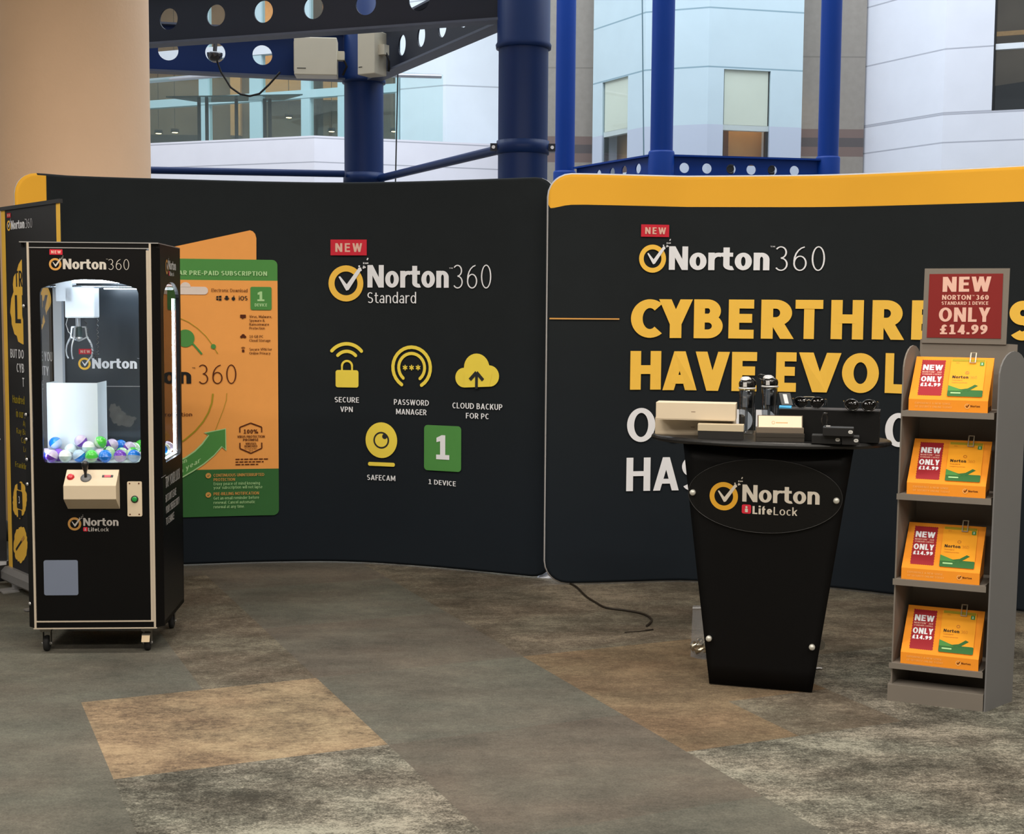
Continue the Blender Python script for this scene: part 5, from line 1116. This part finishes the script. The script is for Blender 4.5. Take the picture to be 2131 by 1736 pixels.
for i in range(6): m.plate(S, [(.145+.0028*i, .033), (.147+.0028*i, .033), (.147+.0028*i, .0355), (.145+.0028*i, .0355)], BRN, .0005)
m.build('lid', t, bevel=.0015)
F, t = cbox_thing(1452, 913, ZC, .182, .06, .06, R(-12), 'pen_box', 'slim black box with ivory lid in front of the long ivory boxes', 'box')
m = MB(); m.box(0, .182, 0, .055, 0, .032, mat('matt_black_card', (22, 20, 18), .7)); m.build('box_base', t); m = MB(); m.box(-.001, .183, -.001, .056, .0325, .060, mat('beige_card', (196, 182, 154), .6)); m.build('box_lid', t, bevel=.001)
# open presentation case on a closed one
DK = mat('espresso_card', (46, 40, 32), .6); DK2 = mat('taupe_card', (110, 98, 84), .6)
F, t = cbox_thing(1574, 918.5, ZC, .188, .07, .033, R(-6), 'watch_box', 'dark brown closed box under the open presentation case', 'box')
m = MB(); m.box(0, .188, 0, .05, 0, .016, DK); m.build('box_base', t); m = MB(); m.box(-.001, .189, -.001, .051, .0165, .033, DK); m.build('box_lid', t, bevel=.001)
F2_ = Frame(F.loc+Vector((.0, .0, .0335)), F.rz); t = thing('presentation_case', 'open taupe presentation case showing its cream lining with a ring emblem', 'case', F2_)
m = MB(); m.box(.0, .186, .003, .050, 0, .022, DK2); m.build('tray', t, bevel=.001)
sl = Vector((0, .25, 1)).normalized(); S = Surf(F2_, (.0, .030, .018), (1, 0, 0), (0, sl.y, sl.z)); m = MB(); m.plate(S, [(.006, 0), (.184, 0), (.184, .052), (.006, .052)], DK2, 0, .014); m.build('open_lid', t)
m = MB(); m.plate(S, [(.010, .003), (.180, .003), (.180, .049), (.010, .049)], mat('cream_lining', (246, 226, 198), .6), .002, .001); arcband(m, S, .068, .022, .0055, .0012, 0, 360, TAN, .0025); [m.plate(S, rrect(.079+.0052*q, .0828+.0052*q, .020, .0235, .0006, 1), TAN, .0025) for q in range(9)]; m.build('lining', t)
# bottles
CLR = glass('clear_bottle_plastic', (.62, .66, .70), .10, .05); CAPB = mat('gloss_black_cap', (14, 14, 14), .2, coat=.6); CAPW = mat('silver_white_cap', (214, 214, 214), .25, metal=.3); WTR = mat('inner_sleeve', (20, 21, 23), .3, coat=.4); STW = mat('grey_straw', (120, 124, 130), .4)
def bottle(x, y, H, label, loop):
    p = onc(x, y); F = Frame((p.x, p.y, ZC), R(-25)); t = thing('drinks_bottle', label, 'bottle', F, 'clear bottles with black caps')
    m = MB(); m.lathe([(0, 0), (.028, 0), (.032, .006), (.031, .05), (.033, .10), (.0335, .16), (.034, .188), (.030, .194)], (0, 0, 0), CLR, 32); m.build('bottle_body', t)
    m = MB(); m.lathe([(.0, .112), (.029, .112), (.030, .185), (0, .185)], (0, 0, 0), WTR, 28); m.build('inner_sleeve', t)
    m = MB(); m.cyl((0, -.006, .01), (0, -.006, .112), .006, STW, 10); m.box(-.010, .010, -.031, -.030, .115, .185, STW); m.build('straw', t)
    m = MB(); m.lathe([(.030, .190), (.037, .191), (.037, .196), (.030, .198)], (0, 0, 0), CAPW, 32); m.build('neck_ring', t)
    m = MB(); m.lathe([(.030, .196), (.034, .199), (.036, .212), (.033, .222), (.022, .231), (0, .235)], (0, 0, 0), CAPB, 32); m.box(-.008, .008, -.038, -.028, .2, .218, CAPW); c_ = m.build('cap', t, bevel=.001)
    m = MB(); m.lathe([(.024, .228), (.022, .236), (.012, .242), (0, .243)], (-.006, -.003, 0), CAPW, 24); m.build('spout_cover', c_)
    m = MB()
    if loop: m.tube([(-.026, 0, .215), (-.045, .0, .225), (-.055, 0, .238), (-.042, 0, .244), (-.022, 0, .240), (-.010, 0, .236)], .0035, CAPB, 8)
    else: m.tube([(.026, 0, .212), (.036, 0, .208), (.037, 0, .222), (.020, 0, .236)], .004, CAPB, 8)
    m.build('carry_loop', c_)
bottle(1553, 903, .24, 'clear drinks bottle with black cap, left one standing beside the ivory boxes', False)
bottle(1600, 897, .24, 'clear drinks bottle with black cap and raised loop, right one behind the presentation case', True)
# riser
F, t = cbox_thing(1829, 923, ZC, .39, .1, .128, FC.rz, 'display_riser', 'long black riser box at the right end of the counter, carrying sunglasses', 'riser')
A = F.loc; W_ = .392; org = A-Vector((math.cos(F.rz)*W_, math.sin(F.rz)*W_, 0)); F = Frame(org, F.rz); t.location = org
FR_ = F; m = MB(); m.box(0, W_, 0, .115, 0, .124, CFL); m.build('riser_body', t, bevel=.002); m = MB(); m.box(-.001, W_+.001, -.001, .116, .1245, .1285, mat('riser_top', (46, 46, 48), .5)); m.build('riser_top', t)
ZR = ZC+.1287
# hang tag
p = FR_.plane_y(1630, 848, .03); F = Frame(FR_.M @ Vector((.0, .035, 0)), FR_.rz); F.loc.z = ZR+.001; t = thing('swing_tag', 'dark grey folded tag with white label leaning beside the right bottle', 'tag', F)
S = Surf(F, (.008, -.02, .012), (1, 0, 0), (-.28, .30, 1)); m = MB(); m.plate(S, [(0, 0), (.045, 0), (.045, .052), (0, .052)], mat('grey_tag', (66, 68, 70), .5), 0, .006); m.build('tag_card', t)
m = MB(); m.plate(S, [(.014, .006), (.030, .006), (.030, .046), (.014, .046)], mat('tag_label', (214, 218, 222), .5), .001); m.build('tag_label', t)
m = MB(); m.hexa([(-.001, -.034, -.006), (.048, -.034, -.004), (.048, -.020, 0), (0, -.020, 0), (-.001, -.036, .006), (.048, -.036, .002), (.048, -.020, .010), (0, -.020, .010)], mat('cyan_flap', (70, 160, 210), .5)); m.build('tag_flap', t)
# sunglasses
LENS = mat('black_lens', (3, 3, 4), .04, spec=.5); FRM = mat('glossy_black_frame', (12, 12, 12), .15, coat=.8); GLD = mat('thin_metal_bridge', (150, 140, 120), .3, metal=.8)
def shades(x, y, label, aviator, rz):
    p = G(x, y, ZR); F = Frame((p.x, p.y, ZR), rz); t = thing('sunglasses', label, 'sunglasses', F, 'sunglasses on the riser')
    for s in (-1, 1):
        cx_ = s*.033; S = Surf(F, (cx_, 0, .024), (math.cos(s*.12), math.sin(s*.12)*1, 0), (0, .12, 1)); sh = [(.027*math.cos(q), .021*math.sin(q)*(1.0 if math.sin(q) > 0 else 1.08)+.002*math.cos(q)*s) for q in [2*math.pi*i/28 for i in range(28)]]
        m = MB(); P = [S.P(a, b, -.0035*(1-0)) for a, b in sh]; c0 = S.P(0, 0, .004); md = [S.P(a*.55, b*.55, .002) for a, b in sh]; n = 28
        m.add([c0]+md+P, [(0, 1+i, 1+(i+1) % n) for i in range(n)]+[(1+i, 1+n+i, 1+n+(i+1) % n, 1+(i+1) % n) for i in range(n)], LENS, True); m.build('lens', t)
        m = MB(); m.tube(P+[P[0]], .0016 if aviator else .0028, FRM, 6, caps=False); m.build('rim', t)
        m = MB(); a0 = Vector((s*.061, .004, .036)); m.tube([a0, a0+Vector((s*.004, .02, 0)), a0+Vector((s*.004, .085, -.008)), a0+Vector((s*.002, .105, -.032))], .0024, FRM, 8); m.build('temple', t)
    m = MB(); m.tube([(-.009, -.002, .030), (0, -.004, .034), (.009, -.002, .030)], .002, GLD if aviator else FRM, 8)
    if aviator: m.tube([(-.022, -.001, .045), (0, -.004, .046), (.022, -.001, .045)], .002, GLD, 8)
    m.build('bridge', t)
shades(1683, 849.5, 'dark sunglasses with thin metal double bridge, left pair on the black riser', True, R(-16)); shades(1790, 855.5, 'black-rimmed sunglasses, right pair on the black riser', False, R(-17))
# small black gadget boxes
GB = mat('gadget_box_black', (16, 16, 17), .5, spec=.4); GT = mat('gadget_box_top', (70, 72, 74), .45); OV = mat('white_oval_mark', (214, 214, 210), .5)
def gbox(x, y, z, W, label, rz=R(-14)):
    F, t = cbox_thing(x, y, z, W, .06, .034, rz, 'gadget_box', label, 'box', 'small black boxes with white oval marks')
    m = MB(); m.box(0, W, 0, .065, 0, .032, GB); S = Surf(F, (0, 0, 0), (1, 0, 0), (0, 0, 1)); m.plate(S, rrect(W-.021, W-.004, .011, .024, .006), OV, .0008); m.plate(S, rrect(W-.018, W-.007, .015, .020, .0022), mat('oval_mark_grey', (150, 150, 148), .5), .0012); m.build('carton', t, bevel=.001)
    m = MB(); m.box(.001, W-.001, .001, .064, .0322, .0335, GT); m.build('carton_lid', t); return F
gbox(1689, 923, ZC, .112, 'small black box with white oval mark, lower left of the three by the riser')
Fb = gbox(1752, 925.5, ZC, .066, 'small black box with white oval mark, lower right of the three by the riser')
Ft = gbox(1712, 907, ZC+.0345, .118, 'small black box with white oval mark, top of the three by the riser'); 
F = Frame(Ft.M @ Vector((.006, .03, .0345)), R(-20)); t = thing('fitness_band', 'small curled black fitness band standing on the topmost small box', 'wristband', F)
m = MB(); m.tube([(.024*math.cos(R(q))*.42, 0, .026+.026*math.sin(R(q))) for q in range(-80, 250, 15)], .0035, CAPB, 8); m.build('strap', t); m = MB(); m.box(-.006, .010, -.005, .005, .044, .054, CAPB); m.build('tracker', t, bevel=.0015); m = MB(); m.box(.006, .022, -.006, .006, 0, .004, CAPW); m.build('clasp', t)

# ================================================================== CARDBOARD DISPLAY STAND
A = G(1846, 1457.5); B = G(2045, 1481.5); FS_ = Frame((A.x, A.y, 0), math.atan2(B.y-A.y, B.x-A.x)); WB = (B-A).length
ts = thing('display_stand', 'grey cardboard display stand with four shelves and a red price header', 'display stand', FS_)
GRY = mat('grey_cardboard', (118, 111, 102), .7, noise=.04, nscale=5); GRS = mat('grey_cardboard_side', (112, 112, 112), .7, noise=.04, nscale=4)
FP = Surf(FS_, (0, 0, 0), (1, 0, 0), (0, 0, 1)); TOPZ = 1.425; DEP = .26
def lean(z): return .008*z       # the unit leans slightly to the right as it rises
# left side, right splayed side, back
def sidepanel(name, p0, p1, zt, m_, th=.006):
    p0 = Vector(p0); p1 = Vector(p1); d = (p1-p0); L = d.length; d.normalize(); nrm = Vector((d.y, -d.x)); prof = [(0, 0), (L, 0), (L, zt-.10)]+[(L/2+L/2*math.cos(R(a)), zt-.10+.10*math.sin(R(a))) for a in range(10, 171, 16)]+[(0, zt-.10)]
    m = MB(); V = []
    for w in (0, th):
        for a, z in prof: V.append((p0.x+d.x*a+nrm.x*w+lean(z), p0.y+d.y*a+nrm.y*w, z))
    k = len(prof); m.add(V, [tuple(range(k))[::-1], tuple(range(k, 2*k))]+[(i, (i+1) % k, k+(i+1) % k, k+i) for i in range(k)], m_); return m.build(name, ts)
sidepanel('left_side', (.008, .02), (.044, DEP), TOPZ+.005, GRY)
wr_ = FS_.l(G(2103, 1459)); sidepanel('right_side', (WB+.003, .0), (wr_.x, wr_.y), TOPZ-.01, GRS)
m = MB(); m.hexa([(.04, DEP, 0), (WB+.05, DEP, 0), (WB+.05, DEP+.006, 0), (.04, DEP+.006, 0), (.04+lean(TOPZ), DEP, TOPZ+.028), (WB+.05+lean(TOPZ), DEP, TOPZ+.012), (WB+.05+lean(TOPZ), DEP+.006, TOPZ+.012), (.04+lean(TOPZ), DEP+.006, TOPZ+.028)], GRY); m.build('back_panel', ts)
pz1 = FP.uv(1846, 1424)[1]; m = MB(); m.box(0, WB, 0, .10, 0, pz1, GRY); m.build('plinth', ts)
SH = []
for (x0, y0, x1, y1, yb) in ((1876, 854, 2069, 861.5, 866), (1866, 1026, 2063, 1041, 1038), (1858, 1202.5, 2052, 1223, 1215), (1850, 1374.5, 2045, 1405, 1386)):
    a = FP.uv(x0, y0); b = FP.uv(x1, y1); c_ = FP.uv(x0, yb); z = (a[1]+b[1])/2; hh = a[1]-c_[1]; SH.append((z, a[0], b[0]))
    m = MB(); m.box(a[0], b[0], 0, .005, z-hh, z, GRY); m.hexa([(a[0]+.01, .005, z-.006), (b[0]-.005, .005, z-.006), (b[0]+.02, DEP, z-.006), (a[0]+.035, DEP, z-.006), (a[0]+.01, .005, z), (b[0]-.005, .005, z), (b[0]+.02, DEP, z), (a[0]+.035, DEP, z)], GRY)
    m.build('shelf', ts)
# header
HY = DEP+.0; hs_ = Surf(FS_, (0, HY-.001, 0), (1, 0, 0), (0, 0, 1))
tl = hs_.uv(1925, 559); tr_ = hs_.uv(2102, 558.5); br = hs_.uv(2094, 717.5); bl_ = hs_.uv(1918.5, 713.5)
m = MB(); m.plate(hs_, [bl_, br, tr_, tl], GRY, .006, .01); rtl = hs_.uv(1935, 570.5); rtr = hs_.uv(2088, 569.5); rbr = hs_.uv(2083, 705); rbl = hs_.uv(1929, 702.5)
hd = m.build('header_card', ts); m = MB(); m.plate(hs_, [rbl, rbr, rtr, rtl], DRED, .008, .002)
for s_, x0, x1, yb, yt, w_, y1 in (('NEW', 1962, 2062, 607.5, 576.5, .22, 607), ('NORTON', 1961, 2021, 624, 614, .19, 624), ('™', 2022.5, 2028, 624, 614, .1, 624), ('360', 2031, 2058, 624, 614, .19, 624), ('STANDARD 1 DEVICE', 1960, 2057, 634.5, 627.5, .18, 634.5), ('ONLY', 1954, 2060, 669.5, 640, .2, 670), ('£14.99', 1956.5, 2055, 695.5, 675.5, .21, 696)):
    m.tpx(hs_, s_, x0, x1, yb, yt, w_, PNK, .009, y1=y1)
m.build('price_poster', hd)
# product cartons
OBX = mat('orange_carton', (242, 150, 40), .75, spec=.25, noise=.03); OBD = mat('orange_print', (246, 178, 96), .5); CRD = mat('golden_gift_card', (244, 164, 36), .6, spec=.25); STK = mat('crimson_sticker', (158, 32, 42), .65, spec=.3); CARDBR = mat('brown_board_edge', (120, 74, 30), .8); OLT = mat('amber_text', (196, 120, 20), .5); CLP = mat('clear_grey_clip', (176, 164, 140), .3, spec=.6)
names = ['topmost', 'second', 'third', 'bottom']
def carton(i):
    z, a0, b0 = SH[i]; x0 = FP.uv(*((1888.5, 851), (1885, 1013), (1873.5, 1197.5), (1872, 1368))[i])[0]; W = .298; yf = .012
    F = Frame(FS_.M @ Vector((x0+.002, yf, z+.0005)), FS_.rz)
    return F, W
F0, W = carton(0)
t = thing('product_carton', 'orange software carton tray with price sticker, on the topmost shelf of the stand', 'carton', F0, 'orange cartons on the display stand')
LH, DY, RZ = .046, .150, .163
m = MB(); m.hexa([(0, 0, 0), (W, 0, 0), (W, DY+.02, 0), (0, DY+.02, 0), (0, 0, LH), (W, 0, LH), (W+.006, DY, LH+RZ), (.006, DY, LH+RZ)], OBX)
m.plate(Surf(F0, (W, 0, 0), (0, 1, 0), (0, 0, 1)), [(0.001, .001), (DY, .001), (DY-.006, LH+RZ-.012), (0.001, LH-.001)], CARDBR, .0006)
LS = Surf(F0, (0, 0, 0), (1, 0, 0), (0, 0, 1))
m.text(LS, 'EXPERIENCE A NEW SENSE', .024, .027, .135, .008, .14, OBD, .0008); m.text(LS, 'OF SECURITY ONLINE TODAY', .024, .013, .140, .008, .14, OBD, .0008)
arcband(m, LS, .222, .024, .0085, .0035, 0, 360, OBD, .0008, 20); line2(m, LS, [(.217, .025), (.221, .020), (.229, .031)], .003, BRN, .0012); m.text(LS, 'Norton', .234, .021, .035, .008, .18, BRN, .0008)
m.build('carton_body', t)
sl = Vector((0, DY, RZ)); SLn = sl.length; SS = Surf(F0, (.003, 0, LH), (1, 0, 0), (0, DY, RZ))
m = MB(); k = random.Random(4); P = []
x0, x1, y0, y1 = .028, .118, .020, SLn-.018
for i in range(24): P.append((x0+(x1-x0)*i/24, y0+(.0012 if i % 2 else -.0012)))
for i in range(30): P.append((x1+(.0012 if i % 2 else -.0012), y0+(y1-y0)*i/30))
for i in range(24): P.append((x1-(x1-x0)*i/24, y1+(.0012 if i % 2 else -.0012)))
for i in range(30): P.append((x0+(.0012 if i % 2 else -.0012), y1-(y1-y0)*i/30))
m.plate(SS, P, STK, .0008)
for s_, ax, ay, w_, h_, wt, mt in (('NEW', .034, .136, .076, .026, .24, WHT), ('NORTON™ 360', .034, .124, .074, .007, .17, PNK), ('STANDARD 1 DEVICE', .034, .114, .074, .006, .17, PNK), ('ONLY', .033, .082, .078, .025, .22, WHT), ('£14.99', .034, .060, .076, .016, .24, WHT)): m.text(SS, s_, ax, ay*1.1, w_, h_*1.1, wt, mt, .0014)
m.build('price_sticker', t)
m = MB(); c0, c1, d0, d1 = .140, .272, .016, SLn-.012
m.plate(SS, rrect(c0, c1, d0, d1, .006), CRD, .004, .003); m.plate(SS, rrect(c0, c1, d0, d0+.034, .005), DGR, .0046); m.plate(SS, [(c0+.004, d1-.014), (c1-.004, d1-.014), (c1-.004, d1-.002), (c0+.004, d1-.002)], OLI, .0046)
m.plate(SS, [(c0, d0+.028), (c0+.075, d0+.028), (c0+.04, d0+.040), (c0, d0+.056)], GRN, .0050); m.plate(SS, [(c0+.06, d0+.028), (c0+.08, d0+.030), (c0+.112, d0+.056), (c0+.100, d0+.062), (c0+.075, d0+.042), (c0+.04, d0+.034)], DGR, .0052)
m.text(SS, 'Norton', c0+.012, d0+.092, .060, .014, .19, BLK, .0052); m.text(SS, '360', c0+.078, d0+.092, .026, .014, .055, OLT, .0052); m.text(SS, 'Standard', c0+.012, d0+.080, .038, .006, .12, OLT, .0052)
m.text(SS, 'Complete protection', c0+.012, d0+.068, .058, .005, .12, OLT, .0052); arcband(m, SS, c0+.066, d0+.122, .006, .003, 0, 360, OLT, .0052, 14); m.plate(SS, rrect(c1-.022, c1-.006, d1-.034, d1-.016, .002), GRN, .0055); m.text(SS, '1', c1-.017, d1-.030, .006, .010, .2, WHT, .006)
m.text(SS, 'iOS', c0+.02, d1-.024, .012, .005, .12, OLT, .0052); m.plate(SS, rrect(c0+.012, c0+.05, d0+.014, d0+.020, .002), LGR, .0055)
m.build('gift_card', t)
m = MB(); q0 = .212
for a, b in (((q0, d1-.022), (q0, d1+.030)), ((q0+.020, d1-.022), (q0+.020, d1+.030)), ((q0-.002, d1+.030), (q0+.022, d1+.030)), ((q0-.002, d1-.022), (q0+.022, d1-.022))):
    m.bar(SS.P(*a, .009), SS.P(*b, .009), .004, .003, CLP)
m.build('peg_clip', t)
src = t
for i in (1, 2, 3):
    F, _ = carton(i); q = src.copy(); COL.objects.link(q); q.location = F.loc; q.rotation_euler = (0, 0, F.rz)
    q['label'] = 'orange software carton tray with price sticker, on the %s shelf %s' % (names[i], 'from the top' if i < 3 else 'just above the plinth')
    for ch in list(src.children): c_ = ch.copy(); COL.objects.link(c_); c_.parent = q

# ================================================================== SMALL THINGS ON THE FLOOR
def floorpts(P, z): return [tuple(Vector(G(x, y, z))) for x, y in P]
def smooth(P, n=6):
    P = [Vector(p) for p in P]; Q = [2*P[0]-P[1]]+P+[2*P[-1]-P[-2]]; o = []
    for i in range(1, len(Q)-2):
        for k in range(n):
            t = k/n; a, b, c, d = Q[i-1:i+3]; o.append(.5*((2*b)+(c-a)*t+(2*a-5*b+4*c-d)*t*t+(3*b-3*c+d-a)*t**3))
    return o+[P[-1]]
CAB = mat('dark_cable', (34, 26, 16), .6)
m = MB(); m.tube(smooth(floorpts([(1175, 1209), (1186, 1214), (1200, 1222), (1212, 1234), (1222, 1243), (1240, 1254), (1256, 1263), (1275, 1267), (1300, 1270), (1328, 1275), (1344, 1280), (1354, 1287), (1355, 1294), (1346, 1303)], .006)), .0055, CAB, 8); tag(m.build('power_cable'), 'dark cable snaking over the carpet from under the right display wall', 'cable')
m = MB(); m.tube(floorpts([(1300, 1316), (1330, 1314), (1345, 1312)], .004), .0025, CAB, 6); m.tube(floorpts([(1344, 1312), (1359, 1310)], .004), .0045, CAB, 6); tag(m.build('cable_tie'), 'thin dark cable tie lying on the carpet beyond the end of the cable', 'cable tie')
m = MB(); pz0 = G(1133, 1203); F = Frame((pz0.x, pz0.y, 0)); 
m.hexa([(-.040, .0, .0), (.050, -.012, .0), (.050, .03, .0), (-.040, .04, .0), (-.006, .01, .035), (.006, .008, .035), (.006, .02, .035), (-.006, .02, .035)], MATS['steel_foot'])
o = m.build('floor_bracket'); o.location = F.loc; tag(o, 'grey metal bracket on the floor at the join of the two display walls', 'bracket')
# bag with shiny contents
p = G(1458, 1368); F = Frame((p.x, p.y, 0), R(-10)); t = thing('plastic_bag', 'clear plastic bag with crumpled silver contents behind the left edge of the counter', 'bag', F)
BGM = glass('bag_film', (.86, .87, .89), .10, .15, haze=.16, hazecol=(.72, .74, .78)); FOIL = mat('crumpled_foil', (190, 184, 168), .22, metal=.95)
m = MB(); k = random.Random(8); vs_ = []; nx, nz = 8, 10
for s in (-1, 1):
    for j in range(nz+1):
        z = .235*j/nz; th_ = .035*(1-j/nz)**.7+.002; w_ = .075-.010*(j/nz)
        for i in range(nx+1): x = -w_*.6+w_*1.6*i/nx; vs_.append((x, s*th_*math.sin(math.pi*i/nx)+k.uniform(-.004, .004), z+(.008*i/nx if j == nz else 0)))
N1 = nx+1; fs = []
for s in (0, 1):
    o = s*N1*(nz+1)
    for j in range(nz):
        for i in range(nx): fs.append((o+j*N1+i, o+j*N1+i+1, o+(j+1)*N1+i+1, o+(j+1)*N1+i))
m.add(vs_, fs, BGM, True); m.build('bag_film', t)
m = MB(); m.bar((-.040, -.008, .226), (.07, -.008, .232), .004, .005, mat('zip_strip', (210, 212, 216), .5)); m.build('zip_strip', t)
m = MB(); k = random.Random(11); P = []; nr, ns = 13, 26
for j in range(nr+1):
    a = math.pi*j/nr
    for i in range(ns): b_ = 2*math.pi*i/ns; rr = .9+k.uniform(-.15, .15); P.append((.008+.058*rr*math.sin(a)*math.cos(b_), .038*rr*math.sin(a)*math.sin(b_), .047-.046*(rr if 0 < j < nr-1 else 1)*math.cos(a)))
P = [(x, y, max(.002, z)) for x, y, z in P]
m.add(P, [(j*ns+i, (j+1)*ns+i, (j+1)*ns+(i+1) % ns, j*ns+(i+1) % ns) for j in range(nr) for i in range(ns)], FOIL); m.build('foil_contents', t)
p = G(10, 1233); m = MB(); a, b, c_, d = [G(*q) for q in ((2, 1233), (38, 1229), (41, 1232.5), (7, 1237))]; m.hexa([tuple(d)[:2]+(.0005,), tuple(c_)[:2]+(.0005,), tuple(b)[:2]+(.0005,), tuple(a)[:2]+(.0005,), tuple(d)[:2]+(.006,), tuple(c_)[:2]+(.006,), tuple(b)[:2]+(.006,), tuple(a)[:2]+(.006,)], TRS); tag(m.build('metal_strip'), 'flat pale metal strip on the floor in front of the roll-up banner', 'strip')
m = MB(); k = random.Random(6); p = G(1703, 1393)
P = [(p.x+.018*math.cos(a), p.y+.012*math.sin(a), .002+.006*k.random()) for a in [2*math.pi*i/9 for i in range(9)]]+[(p.x, p.y, .010)]
m.add(P, [(i, (i+1) % 9, 9) for i in range(9)], mat('clear_scrap', (200, 200, 202), .3)); tag(m.build('plastic_scrap'), 'tiny crumpled pale plastic scrap by the right foot of the counter', 'scrap')
